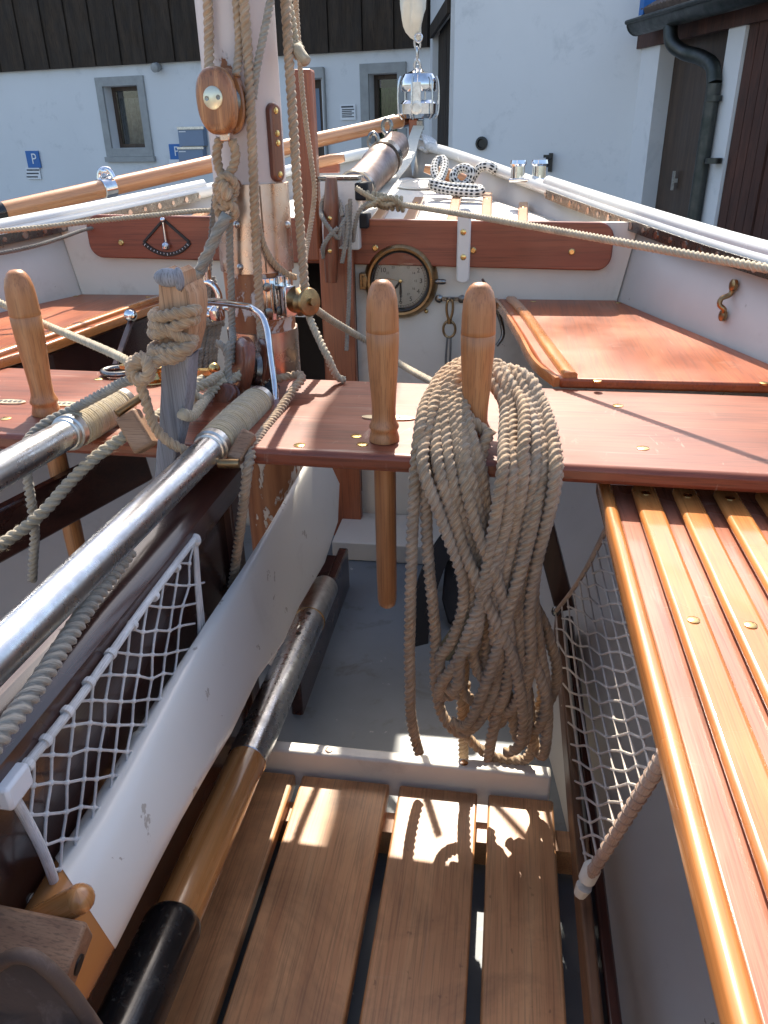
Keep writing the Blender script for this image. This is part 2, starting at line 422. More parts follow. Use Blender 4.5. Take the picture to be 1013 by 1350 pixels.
def slot_screw(mb, p, n, r=.0045, d=.0012, tilt=0):
    n = V(n).normalized(); mb.lathe([(r, -.002), (r, d * .5), (r * .7, d), (0, d)], p, n, 12)

# ================================================================== SETTING
g = MB(); g.box((0, 20, ZG - .05), (160, 160, .1)); struct(g.build('ground', 'asphalt', smooth=False))

# ---- barn with the small windows, straight ahead and left
DA, DB = 10.6, 9.3
A0 = W(0, 185, DA); A1 = W(566, 178, DB)
dirA = V((A1.x - A0.x, A1.y - A0.y, 0)).normalized(); nA = V((dirA.y, -dirA.x, 0))       # nA faces the camera
def onA(x, y, off=0.0):
    d = ray(x, y); o = V((A0.x, A0.y, 0)) + nA * off
    return d * (o.dot(nA) / d.dot(nA))
UP = V((0, 0, 1))
def rectA(mb, x0, y0, x1, y1, off, dep):
    """box on the barn wall whose opposite corners are seen at the two pixels"""
    a, b = onA(x0, y0), onA(x1, y1); ua, ub = dirA.dot(a), dirA.dot(b)
    o = V((A0.x, A0.y, 0)); base = o.dot(dirA)
    p = [o + dirA * (u - base) + UP * z + nA * off for u, z in ((ua, b.z), (ub, b.z), (ub, a.z), (ua, a.z))]
    return mb.prism(p, nA * dep)
zside = onA(280, 75).z
barn = thing('barn', 'long white barn with dark boarded upper storey, across the yard', 'barn', (A0.x, A0.y, ZG))
holes = [(143, 113, 188, 195), (488, 97, 525, 200), (404, 104, 428, 300)]
# wall built round its openings
us = sorted(set([-14.0, 9.0] + [dirA.dot(onA(x, y)) - A0.dot(dirA) for h in holes for x, y in ((h[0], (h[1] + h[3]) / 2), (h[2], (h[1] + h[3]) / 2))]))
wl = MB(); o0 = V((A0.x, A0.y, 0))
hs = []
for h in holes:
    ym = (h[1] + h[3]) / 2
    hs.append((dirA.dot(onA(h[0], ym)) - A0.dot(dirA), dirA.dot(onA(h[2], ym)) - A0.dot(dirA), onA((h[0] + h[2]) / 2, h[3]).z, onA((h[0] + h[2]) / 2, h[1]).z))
uend = dirA.dot(A1) - A0.dot(dirA)
us = sorted([-14.0, uend] + [u for h in hs for u in h[:2]])
def wpan(u0, u1, z0, z1):
    if z1 - z0 > .01 and u1 - u0 > .001:
        wl.prism([o0 + dirA * u + UP * z for u, z in ((u0, z0), (u1, z0), (u1, z1), (u0, z1))], nA * -.35)
for u0, u1 in zip(us, us[1:]):
    zc = [ (h[2], h[3]) for h in hs if h[0] <= u0 + 1e-4 and u1 <= h[1] + 1e-4 ]
    if zc: wpan(u0, u1, ZG, zc[0][0]); wpan(u0, u1, zc[0][1], zside)
    else: wpan(u0, u1, ZG, zside)
wl.build('wall', 'stucco', barn, False)
sd = MB(); u = -14.0; k = 0
while u < uend:
    w = .17 + .05 * rnd.random(); off = .05 + (.018 if k % 2 else 0)
    u1 = min(u + w, uend)
    sd.prism([o0 + dirA * (u + .004) + UP * (zside - .03) + nA * 0, o0 + dirA * (u1 - .004) + UP * (zside - .03), o0 + dirA * (u1 - .004) + UP * 4.6, o0 + dirA * (u + .004) + UP * 4.6], nA * off); u += w; k += 1
sd.prism([o0 + dirA * -14 + UP * (zside) + nA * -.2, o0 + dirA * uend + UP * zside + nA * -.2, o0 + dirA * uend + UP * 4.6 + nA * -.2, o0 + dirA * -14 + UP * 4.6 + nA * -.2], nA * .15)
sd.build('siding', 'barn', barn, False)
rf = MB(); rf.prism([o0 + dirA * -14.3 + UP * 4.55 + nA * .7, o0 + dirA * (uend + .1) + UP * 4.55 + nA * .7, o0 + dirA * (uend + .1) + UP * 6.6 + nA * -3.5, o0 + dirA * -14.3 + UP * 6.6 + nA * -3.5], UP * .12)
rf.build('roof', 'tile', barn, False)
# windows
def win(h, pad, glass, label=None, sill=True):
    u0, u1, z0, z1 = h
    fr = MB(); P = lambda u, z, f: o0 + dirA * u + UP * z + nA * f
    for a, b, c, d in ((u0 - pad, u0 - .002, z0 - pad, z1 + pad), (u1 + .002, u1 + pad, z0 - pad, z1 + pad), (u0 - .001, u1 + .001, z1 + .002, z1 + pad), (u0 - .001, u1 + .001, z0 - pad, z0 - .002)):
        fr.prism([P(a, c, -.02), P(b, c, -.02), P(b, d, -.02), P(a, d, -.02)], nA * .05)
    if sill: fr.prism([P(u0 - pad - .02, z0 - pad - .06, -.02), P(u1 + pad + .02, z0 - pad - .06, -.02), P(u1 + pad + .02, z0 - pad - .002, -.02), P(u0 - pad - .02, z0 - pad - .002, -.02)], nA * .07)
    w = fr.build('window', 'stone', barn, False)
    sa = MB(); t = .045
    for a, b, c, d in ((u0, u0 + t, z0, z1), (u1 - t, u1, z0, z1), (u0 + t, u1 - t, z1 - t, z1), (u0 + t, u1 - t, z0, z0 + t)):
        sa.prism([P(a, c, -.2), P(b, c, -.2), P(b, d, -.2), P(a, d, -.2)], nA * .06)
    sa.build('sash', 'browndoor', w, False)
    MB().prism([P(u0 + t, z0 + t, -.17), P(u1 - t, z0 + t, -.17), P(u1 - t, z1 - t, -.17), P(u0 + t, z1 - t, -.17)], nA * .006).build('pane', 'glass', w, False)
    cu = MB()
    n = 24
    pts = [(u0 - .05 + (u1 - u0 + .1) * i / n, -.27 + .02 * sin(i * 1.7)) for i in range(n + 1)]
    for (ua, fa), (ub, fb) in zip(pts, pts[1:]):
        cu.add([P(ua, z0 - .05, fa), P(ub, z0 - .05, fb), P(ub, z1 - .12, fb), P(ua, z1 - .12, fa)], [(0, 1, 2, 3)])
    if glass: cu.build('window_backing', glass, w)  # cloth in the first window, painted reflection in the second
    return w
win(hs[0], .10, 'window_backing'); w2 = win(hs[1], .10, 'painted_reflection')
ib = MB(); ib.prism([o0 + dirA * -13.9 + UP * ZG + nA * -.6, o0 + dirA * uend + UP * ZG + nA * -.6, o0 + dirA * uend + UP * 4.5 + nA * -.6, o0 + dirA * -13.9 + UP * 4.5 + nA * -.6], nA * -.05); ib.build('dark_room_sheet', 'darkvoid', barn, False)  # dark sheet added so the barn openings look unlit inside
dr = MB(); rectA(dr, 404, 104, 428, 300, -.22, .06); dj = dr.build('door', 'browndoor', barn, False)
gl = MB(); rectA(gl, 405, 116, 417, 190, -.155, .005); gl.build('pane', 'infoblue', dj, False)
df = MB(); rectA(df, 428.6, 90, 436, 300, -.01, .06); rectA(df, 398, 90, 428.2, 103, -.01, .06); df.build('door_frame', 'stone', barn, False)
# fixtures on the barn wall
c = onA(211, 88, .06); lm = MB(); lm.lathe([(.012, 0), (.035, .01), (.035, .05), (.05, .055), (.05, .12), (.02, .13)], onA(211, 88, .0), nA * 1 + UP * -.15, 16)
tag(lm.build('wall_lamp', 'stone'), 'small round lamp under the dark boards, right of the barn window', 'lamp')
def psign(x0, y0, x1, y1, label, lines):
    t = thing('parking_sign', label, 'sign', onA((x0 + x1) / 2, y0), 'parking signs')
    ys = y0 + (x1 - x0) * 1.05
    MB_ = MB(); rectA(MB_, x0, ys, x1, y1, .01, .012); MB_.build('text_panel', 'signwhite', t, False)
    b = MB(); rectA(b, x0, y0, x1, ys, .01, .016); bp = b.build('blue_panel', 'bluesign', t, False)
    c = onA((x0 + x1) / 2 - .5, (y0 + ys) / 2, .03); h = (onA(x0, y0) - onA(x0, ys)).z
    MB().text('P', h * .9, c, dirA, UP).build('letter', 'signwhite', bp, False)
    if lines:
        l = MB()
        for i in range(3):
            y = ys + (y1 - ys) * (.2 + .3 * i); rectA(l, x0 + 2.0, y - .9, x1 - 2.0 - i, y + .9, .023, .002)
        l.build('lettering', 'sketch', t, False)
psign(35, 199, 56, 236, 'blue parking sign with small text below, on the bare wall at far left', True)
psign(224, 190, 243, 216, 'blue and white parking sign beside the grey-blue boxes left of the mast', False)
t = thing('letter_box', 'pair of grey-blue letter boxes on the wall left of the mast', 'letter boxes', onA(258, 215))
for y0, y1 in ((168, 192), (194, 218)):
    b = MB(); rectA(b, 240, y0, 275, y1, .005, .09); bx = b.build('box', 'infoblue', t, False)
    b = MB(); rectA(b, 240, y0 - .5, 275, y0 + 2.2, .096, .012); b.build('flap', 'alloy', bx, False)
    b = MB(); rectA(b, 242, y0 + 5, 251, y0 + 6.2, .096, .002); b.build('name_strip', 'signwhite', bx, False)
b = MB(); rectA(b, 449, 138, 470, 158, .01, .008); nt_ = b.build('notice', 'signwhite', None, False)
tag(nt_, 'small white printed notice on the barn wall beside the door', 'notice')
b = MB(); rectA(b, 451, 140, 467, 141.6, .019, .002)
for i in range(5): rectA(b, 452, 144 + i * 2.4, 468 - (i % 2) * 3, 144.8 + i * 2.4, .019, .002)
b.build('print', 'sketch', nt_, False)

# ---- house on the right: dark double door on its near side wall, plain front wall
B1 = W(597, 170, 6.9); B2 = W(852, 170, 6.35)
dirB = V((B2.x - B1.x, B2.y - B1.y, 0)).normalized(); nB = V((dirB.y, -dirB.x, 0))
def onB(x, y, off=0.0):
    d = ray(x, y); o = V((B1.x, B1.y, 0)) + nB * off
    return d * (o.dot(nB) / d.dot(nB))
house = thing('house', 'plain white house with tall dark double door, behind the bow', 'house', (B1.x, B1.y, ZG))
hw = MB(); bz = 3.0
pB1 = V((B1.x, B1.y, ZG)); pB2 = V((B2.x, B2.y, ZG)); pA1 = V((A1.x, A1.y, ZG)); 
hw.prism([pB1, pB2, pB2 + UP * (bz - ZG), pB1 + UP * (bz - ZG)], nB * -.3)
# side wall from the corner back to the barn
sdir = (pA1 - pB1); sdir.z = 0; sl = sdir.length; sdir.normalize(); nS = V((sdir.y, -sdir.x, 0))
if nS.dot(V((0, 0, 0)) - pB1) < 0: nS = -nS
def S(u, z, f=0): return V((pB1.x, pB1.y, 0)) + sdir * u + UP * z + nS * f
zd = W(577, 20, 7.9).z
d0, d1 = .12, sl - .35
for a, b_, z0, z1 in ((.31, d0 + .2, ZG, bz), (d1, sl, ZG, bz), (d0 + .2, d1, zd, bz)):
    hw.prism([S(a, z0), S(b_, z0), S(b_, z1), S(a, z1)], nS * -.3)
hw.build('wall', 'stucco', house, False)
rfh = MB(); rfh.prism([pB1 + UP * (bz - ZG) + nB * .5 - dirB * .4, pB2 + UP * (bz - ZG) + nB * .5, pB2 + UP * (bz - ZG + 1.8) - nB * 4, pB1 + UP * (bz - ZG + 1.8) - nB * 4 - dirB * .4], UP * .14); rfh.build('roof', 'tile', house, False)
bw = MB(); bw.prism([S(sl, ZG, -.3), S(.31, ZG, -.3), S(.31, bz, -.3), S(sl, bz, -.3)], nS * -3); 
mid = (d0 + .2 + d1) / 2
for k, (a, b_) in enumerate(((d0 + .21, mid - .01), (mid + .01, d1 - .01))):
    d = MB(); d.prism([S(a, ZG, -.12), S(b_, ZG, -.12), S(b_, zd - .01, -.12), S(a, zd - .01, -.12)], nS * .05)
    n = 5
    for i in range(n):
        ua = a + (b_ - a) * i / n
        d.prism([S(ua + .006, ZG + .02, -.069), S(ua + (b_ - a) / n - .006, ZG + .02, -.069), S(ua + (b_ - a) / n - .006, zd - .05, -.069), S(ua + .006, zd - .05, -.069)], nS * .012)
    dd = d.build('door', 'barn', house, False)
    d = MB(); d.box(S(mid + (.09 if k else -.09), -.32, -.03), (.03, .03, .16)); d.build('handle', 'alloy', dd)
fr = MB(); fr.prism([S(d0 + .2, zd - .07, .0), S(d1, zd - .07, .0), S(d1, zd + .04, .0), S(d0 + .2, zd + .04, .0)], nS * .03); fr.build('lintel', 'barn', house, False)
p = onB(636, 189, .0); v = MB(); v.lathe([(.035, 0), (.05, .006), (.05, .02), (.034, .022), (.03, .008)], p, nB, 18)
tag(v.build('vent_pipe', 'blackpaint'), 'small round black vent on the bare white house wall, above the spotted rope', 'vent')
p = onB(727, 214, .0); v = MB(); v.box(p + nB * .02, (.03, .04, .13)); v.tube([p + nB * .02 + UP * .03, p + nB * .09 + UP * .03, p + nB * .1 - UP * .03], .014, 10); v.box(p + nB * .1 + UP * .045, (.06, .02, .02))
tag(v.build('garden_tap', 'blackpaint'), 'dark tap on the bare white house wall right of the chrome bollard', 'tap')

# ---- garage annex at far right, coming nearer
C0 = W(846, 170, 6.3); C1 = W(1013, 170, 4.9)
dirC = V((C1.x - C0.x, C1.y - C0.y, 0)).normalized(); nC = V((dirC.y, -dirC.x, 0))
if nC.dot(-C0) < 0: nC = -nC
o_c = V((C0.x, C0.y, 0))
def onC(x, y, off=0.0):
    d = ray(x, y); o = o_c + nC * off
    return d * (o.dot(nC) / d.dot(nC))
def rectC(mb, x0, x1, z0, z1, off, dep, ym=170):
    ua, ub = [(onC(x, ym, 0) - o_c).dot(dirC) for x in (x0, x1)]
    mb.prism([o_c + dirC * u + UP * z + nC * off for u, z in ((ua, z0), (ub, z0), (ub, z1), (ua, z1))], nC * dep); return mb
zg = onC(905, 52).z
annex = thing('garage', 'low garage with brown door and downpipe at the right edge', 'garage', (C0.x, C0.y, ZG))
b = MB(); rectC(b, 836, 861, ZG, zg + .05, .02, -.3); rectC(b, 947, 968, ZG, zg + .02, .03, -.25)
b.build('white_post', 'stucco', annex, False)
b = MB(); rectC(b, 861.5, 946.5, ZG, zg + .25, -.12, .03)
gd = b.build('door', 'browndoor', annex, False)
ph = onC(893, 238, -.09); b = MB(); b.box(ph + nC * .03, (.015, .03, .12)); b.box(ph + nC * .012, (.025, .02, .025)); b.build('handle', 'alloy', gd)
b = MB(); x = 969
while x < 1120: rectC(b, x, x + 11.5, ZG, zg + .06, .0 + (.012 if int(x) % 2 else 0), -.06); x += 12.3
b.build('board_wall', 'redplank', annex, False)
b = MB(); rectC(b, 836, 1125, zg + .0, zg + .16, .0, .05); b.build('fascia', 'redplank', annex, False)
ua, ub = (onC(864, 100) - o_c).dot(dirC), (onC(1120, 100) - o_c).dot(dirC)
prof = [(.075 * cos(a), .075 * sin(a)) for a in [pi + pi * i / 10 for i in range(11)]]
gt = MB(); pa, pb = o_c + dirC * ua + nC * .17 + UP * (zg + .13), o_c + dirC * ub + nC * .17 + UP * (zg + .13)
n = len(prof); gt.add([p + nC * a + UP * c for p in (pa, pb) for a, c in prof], [(i, i + 1, n + i + 1, n + i) for i in range(n - 1)])
gt.tube([pa + nC * .077, pb + nC * .077], .011, 8); gt.prism([pa + nC * a + UP * c for a, c in prof], dirC * .004)
gt.build('gutter', 'gutter', annex, solid=.004)
rr = MB(); rr.prism([o_c + dirC * ua + nC * .14 + UP * (zg + .15), o_c + dirC * ub + nC * .14 + UP * (zg + .15), o_c + dirC * ub - nC * 3 + UP * (zg + 1.7), o_c + dirC * ua - nC * 3 + UP * (zg + 1.7)], UP * .03)
for i in range(46):
    q = o_c + dirC * (ua + (ub - ua) * (i + .5) / 46)
    rr.tube([q + nC * .15 + UP * (zg + .18), q - nC * 3 + UP * (zg + 1.73)], .032, 8)
rr.build('roof', 'tile', annex)
br = MB(); br.prism([o_c + dirC * (ua - .02) + nC * .16 + UP * (zg + .17), o_c + dirC * (ua - .02) - nC * 3 + UP * (zg + 1.73), o_c + dirC * (ua - .02) - nC * 3 + UP * (zg + 1.93), o_c + dirC * (ua - .02) + nC * .16 + UP * (zg + .37)], dirC * .06)
br.build('verge_board', 'bluesign', annex, False)
dp = MB(); dpts = [onC(884, 36, .17), onC(886, 56, .17), onC(900, 68, .13), onC(925, 76, .085), onC(940, 88, .07), onC(942, 110, .07)]
dp.tube(dpts, .042, 16, .02); dp.tube([onC(942, 110, .07), V((onC(942, 110, .07).x, onC(942, 110, .07).y, ZG))], .042, 16)
for yy in (130, 212): q = onC(941, yy, .07); dp.lathe([(.047, -.015), (.047, .015)], q, UP, 16)
dp.build('downpipe', 'gutter', annex)

# ================================================================== BOAT
CLX = -.39
YB, ZB, ZT, ZF = 1.80, -.335, -.35, -.86            # bulkhead, bench tops, thwart top, floor boards
boat = thing('sailing_boat', 'open wooden sailing boat with white hull and red mahogany thwart', 'boat', (CLX, 1.0, -1.2))
GP = [(-.75, .90, -.19), (-.3, .99, -.20), (.2, 1.03, -.205), (.6, 1.02, -.203), (.95, .955, -.20), (1.38, .815, -.193), (1.85, .655, -.166), (2.35, .478, -.128), (2.75, .315, -.088), (3.1, .16, -.052), (3.36, .02, -.025)]
def gun(Y):
    for (a, ga, za), (b, gb, zb) in zip(GP, GP[1:]):
        if Y <= b: t = (Y - a) / (b - a); return ga + (gb - ga) * t, za + (zb - za) * t
    return GP[-1][1:]
gs = catmull([V((g_, y, z)) for y, g_, z in GP], .06)
def hsec(g_, s, y):
    k = max(0, min(1, (y - 2.0) / 1.3)); up = k * k * .55
    fine = 1 - .35 * k
    return [(g_, s), (g_ - .025, s - .15), (g_ * .91 * (1 - .1 * k), -.50 + up * .2), (g_ * .76 * fine, -.74 + up * .5), (g_ * .585 * fine, -.85 + up * .7), (g_ * .53 * fine, -.962 + up * .9), (g_ * .3 * fine, -.975 + up), (0, -.985 + up)]
h = MB(); secs = []
for p in gs:
    q = hsec(p.x, p.z, p.y); r_ = [V((CLX + x, p.y, z)) for x, z in q]; l_ = [V((CLX - x, p.y, z)) for x, z in q[-2::-1]]
    secs.append(r_ + l_)
m = len(secs[0])
h.add([p for s in secs for p in s], [(i * m + j, (i + 1) * m + j, (i + 1) * m + j + 1, i * m + j + 1) for i in range(len(secs) - 1) for j in range(m - 1)] + [tuple(range(m))])
hull = h.build('hull', 'hullwhite', boat, ang=50, solid=-.022)
# check solidify direction: outward
# keel and stem below the hull
k = MB(); k.bar((CLX, -.7, -1.06), (CLX, 2.6, -1.0), .05, .12); k.build('keel', 'white', boat)
# grey painted bottom
b = MB(); b.box((CLX + .02, .85, -.952), (1.06, 1.86, .012)); b.build('bilge_floor', 'greyfloor', boat)

# bulkhead (two halves, an opening behind the mast)
def bpoly(pts, y, mat, name, t=.02, parent=None, bev=0):
    mb = MB(); mb.prism([V((x, y, z)) for x, z in pts], (0, t, 0)); return mb.build(name, mat, parent or boat, False, bev)
def pxY(x, y, Y): p = W(x, y, Y); return (p.x, p.z)
gb, sb_ = gun(YB); XR, XL = CLX + gb - .01, CLX - gb + .01
bk = MB()
zt = -.172
xa, xb = W(470, 400, YB).x, W(405, 400, YB).x
x1o = W(330, 450, YB).x
sec = hsec(gb, sb_, YB)
rp = [(xa, zt)] + [(CLX + x - .004, z) for x, z in [(gb, zt)] + sec[1:7]] + [(xa, -.97)]
lp = [(x1o, zt)] + [(CLX - x + .004, z) for x, z in [(gb, zt)] + sec[1:7]] + [(x1o, -.97)]
bk.prism([V((x, YB, z)) for x, z in rp], (0, .018, 0)); bk.prism([V((x, YB, z)) for x, z in lp[::-1]], (0, .018, 0))
bk.prism([V((x, YB, z)) for x, z in ((x1o, zt), (xb, zt), (xb, W(405, 418, YB).z), (x1o, W(405, 418, YB).z))], (0, .018, 0))
bk.build('bulkhead', 'cream', boat, False)
b = MB(); b.prism([V((x, YB + .25, z)) for x, z in ((x1o - .1, -.2), (xa + .1, -.2), (xa + .1, -1.05), (x1o - .1, -1.05))], (0, .01, 0)); b.build('dark_opening_sheet', 'darkvoid', boat, False)  # dark sheet standing in for shade inside the bulkhead opening
b = MB(); b.box((-.02, 1.71, -.92), (.74, .17, .05)); b.build('base_strip', 'cream', boat, bevel=.003)
# foredeck with raised battens
def dz(Y): 
    T = [(1.78, -.226), (2.2, -.203), (3.0, -.156), (3.3, -.14)]
    for (a, za), (b_, zb) in zip(T, T[1:]):
        if Y <= b_: return za + (zb - za) * (Y - a) / (b_ - a)
    return T[-1][1]
d = MB(); ys = [1.815 + i * .06 for i in range(24)]; rows = []
for y in ys:
    g_, s_ = gun(y); w = max(.01, g_ - .022 - .06 * max(0, y - 2.2))
    rows.append([V((CLX + w * t, y, min(dz(y), s_ - .012) + .006 * (1 - t * t))) for t in [i / 8 - 1 for i in range(17)]])
n = 17
d.add([p for r_ in rows for p in r_], [(i * n + j, i * n + j + 1, (i + 1) * n + j + 1, (i + 1) * n + j) for i in range(len(rows) - 1) for j in range(n - 1)])
deck = d.build('foredeck', 'deck', boat, solid=-.014)
def onDeck(x, y):
    Y = 1.9
    for _ in range(30):
        p = ray(x, y); Y = Y * .5 + .5 * max(1.82, min(3.3, (dz(Y) + .008) / (p.z / p.y) if p.z < 0 else 3.3))
    return W(x, y, Y)
for x0, y0, x1, y1, w in ((493, 298, 512, 270, .030), (541, 290, 553, 264, .030), (597, 289, 604, 254, .028), (641, 290, 643, 258, .028), (689, 292, 690, 271, .026), (318, 292, 345, 262, .03), (255, 292, 290, 268, .03)):
    a, c = onDeck(x0, y0), onDeck(x1, y1); a = a + (a - c) * ((a.y - 1.86) / max(.05, c.y - a.y)); c.z = dz(c.y) + .012; a.z = dz(a.y) + .012
    mb = MB(); mb.bar(a, c, w, .012); b = mb.build('deck_batten', 'sparwood', deck, bevel=.003)
    q = a.lerp(c, .8); s = MB(); slot_screw(s, q + UP * .0062, UP, .005); s.build('screw', 'brass', deck)
# hatch disc on deck
q = onDeck(556, 246); q.z += .004; b = MB(); b.lathe([(.075, -.004), (.09, .004), (.085, .009), (.066, .011), (.064, .007), (0, .009)], q, V((0, -.12, 1)), 32); b.build('deck_hatch', 'white', boat)
# bulwark rail both sides: white rounded capping with a perforated steel track aft
for sgn in (1, -1):
    path = [V((CLX + sgn * (p.x - .004), p.y, p.z)) for p in gs]
    rl = MB(); rl.ring(path, lambda i, L: [(.018 * cos(a) + .0, .017 * sin(a)) for a in [2 * pi * k / 14 for k in range(14)]])
    rl.build('rail', 'whitegloss', boat)
    # cap tube that starts abruptly and the track under it
    tp = [p for p in path if -.7 < p.y < 2.34]
    tb = MB(); tb.tube([p + V((sgn * .006, 0, .014)) for p in tp], .0165, 16, .05)
    tb.build('rail_tube', 'whitegloss', boat)
    tk = MB(); inn = -sgn
    tr = [p + V((inn * .020, 0, -.008)) for p in tp if p.y < 2.31]
    for a, c in zip(tr, tr[1:]): tk.bar(a, c + (c - a) * .02, .005, .022)
    trk = tk.build('track', 'darksteel', boat, False)
    hb = MB(); L = 0
    rs = catmull(tr, .055)
    for k_, p in enumerate(rs):
        hb.lathe([(.0055 if k_ % 2 else .0075, 0), (.0055 if k_ % 2 else .0075, .0012)], p + V((inn * .0028, 0, 0)), V((inn, -.3, 0)), 10)
    hb.build('track_hole', 'copper', trk)
    ru = MB(); ru.ring([V((CLX + sgn * (p.x + .028), p.y, p.z - .05)) for p in gs], lambda i, L: [(.02 * cos(a), .015 * sin(a)) for a in [2 * pi * k / 10 for k in range(10)]])
    ru.build('rubbing_strake', 'mahog_y', boat)
# unseen bench and bulkhead behind the camera, added to cut skylight in the cockpit
b = MB(); b.box((CLX, -.44, -.40), (1.76, .58, .022)); b.build('stern_sky_blocker', 'mahog_x', boat, bevel=.004)
b = MB(); b.box((CLX, -.17, -.66), (1.45, .018, .50)); b.build('stern_sky_panel', 'cream', boat, False)
# transom top
b = MB(); b.box((CLX, -.74, -.22), (1.76, .03, .05)); b.build('transom_cap', 'darkwood', boat, bevel=.006)

# long red beam board across the bulkhead, rounded ends
yb = YB - .022
zt0, zb0 = W(640, 291, yb).z, W(640, 353, yb).z
zt1, zb1 = W(160, 284, yb).z, W(160, 341, yb).z
def beam(x0, x1, name):
    p0, p1 = W(x0, 320, yb).x, W(x1, 320, yb).x
    pts = []
    def zz(x, top):
        t = (x - W(160, 300, yb).x) / (W(640, 300, yb).x - W(160, 300, yb).x)
        return (zt1 + (zt0 - zt1) * t) if top else (zb1 + (zb0 - zb1) * t)
    R = .032
    def corner(x, z, sx, sz):
        return [(x - sx * R + sx * R * cos(a), z - sz * R + sz * R * sin(a)) for a in [pi / 2 * k / 6 for k in range(7)]]
    br_ = corner(p1, zz(p1, True), 1, 1)[::-1] + corner(p1, zz(p1, False), 1, -1)
    bl_ = corner(p0, zz(p0, False), -1, -1)[::-1] + corner(p0, zz(p0, True), -1, 1)
    mb = MB(); mb.prism([V((x, yb, z)) for x, z in br_ + bl_], (0, .0205, 0)); return mb.build(name, 'mahog_b', boat, bevel=.003)
bm = beam(117, 809, 'beam_board')
s = MB()
for x, y in ((624, 330), (754, 332), (160, 320), (495, 327), (345, 318)): slot_screw(s, W(x, y, yb - .001), (0, -1, 0), .007, .004)
s.build('screw', 'brass', bm)
# centre post board under the beam (orange), samson post with white cheek, tall post
b = MB(); x0, x1 = W(424, 400, YB - .045).x, W(467, 400, YB - .045).x
b.box(((x0 + x1) / 2, YB - .035, -.62), (x1 - x0, .025, .80)); b.build('king_post', 'mahog_z', boat, bevel=.003)
yp = YB - .05
a, c = W(421, 238, yp), W(474, 330, yp)
b = MB(); b.box(((a.x + c.x) / 2, yp + .03, (a.z + c.z) / 2), (c.x - a.x, .055, a.z - c.z)); sp_ = b.build('samson_post', 'white', boat, bevel=.004)
b = MB(); b.box(((a.x + c.x) / 2, yp + .03, a.z + .004), (c.x - a.x + .006, .06, .008)); b.build('cap', 'darksteel', sp_, bevel=.002)
b = MB(); q = W(480, 262, yp + .03)
b.box(q + UP * .016, (.03, .06, .036)); b.box(q + V((-.004, .005, -.045)), (.03, .05, .03)); b.build('side_plate', 'blackmatt', sp_, bevel=.004)
# tall narrow timber right of mast
ypT = YB - .03
a, c = W(379, 92, ypT), W(413, 92, ypT)
b = MB(); b.box(((a.x + c.x) / 2, ypT + .0, (a.z - .25) / 2 - .0), (c.x - a.x, .035, a.z + .25)); b.build('guide_post', 'mahog_z', boat, bevel=.006)

# benches
def slabxy(pts, z, t, name, mat, bev=.004, parent=None):
    mb = MB(); mb.prism([V((p[0], p[1], z)) for p in pts], (0, 0, -t)); return mb.build(name, mat, parent or boat, True, bev)
def zxy(x, y, z): p = Z(x, y, z); return (p.x, p.y)
inner = [zxy(737, 511, ZB), zxy(712, 478, ZB), zxy(690, 442, ZB), zxy(672, 414, ZB), zxy(657, 391, ZB)]
outer = []
for y in (YB - .001, 1.7, 1.55, 1.4, 1.25, 1.165):
    g_, s_ = gun(y); outer.append((CLX + g_ - .032, y))
yEnd = 1.165
inner_r = [(inner[0][0] + .005, 1.165)] + [(x, min(y, YB - .001)) for x, y in inner[1:]]
inner_r[-1] = (inner_r[-1][0], YB - .001)
bench_r = slabxy(inner_r + outer, ZB, .016, 'bench', 'mahog_y')
mir = lambda pts: [(2 * CLX - x, y) for x, y in pts]
bench_l = slabxy(mir(inner_r + outer)[::-1], ZB, .016, 'bench', 'mahog_y')
def trim(parent, pts, w, hgt, dz_, mat='slat', name='edge_trim', off=0):
    path = catmull([V((x + off, y, ZB + dz_)) for x, y in pts], .03)
    mb = MB()
    sh = [(hgt * .5, -w * .32), (hgt * .5, w * .32), (hgt * .2, w * .5), (-hgt * .5, w * .5), (-hgt * .5, -w * .5), (hgt * .2, -w * .5)]
    mb.ring(path, lambda i, L: sh, up=(0, 0, 1)); return mb.build(name, mat, parent, ang=60)
tr_pts = [(x, y) for x, y in inner_r]
st_pts = [zxy(752, 498, ZB), zxy(722, 458, ZB), zxy(694, 418, ZB), zxy(674, 392, ZB)]
st_pts = [(x, min(y, YB - .015)) for x, y in st_pts]
for bn, f in ((bench_r, lambda p: p), (bench_l, mir)):
    trim(bn, f(tr_pts), .009, .015, -.006, off=-.005 if bn is bench_r else .005)
    trim(bn, f(st_pts), .022, .009, .004, name='raised_strip')
    s = MB()
    for x, y in f([zxy(788, 502, ZB), zxy(703, 396, ZB), zxy(815, 398, ZB), zxy(1008, 505, ZB)]): slot_screw(s, (x, min(y, 1.77), ZB), UP, .0065)
    s.build('screw', 'brass', bn)
# port bench carries a deep dark apron with a chrome-headed stay
pl = mir(tr_pts)
ap = MB(); path = catmull([V((x - .012, y, ZB - .06)) for x, y in pl], .05)
for a, c in zip(path, path[1:]): ap.bar(a, c, .014, .075)
ap.build('bench_apron', 'darkwood', boat)
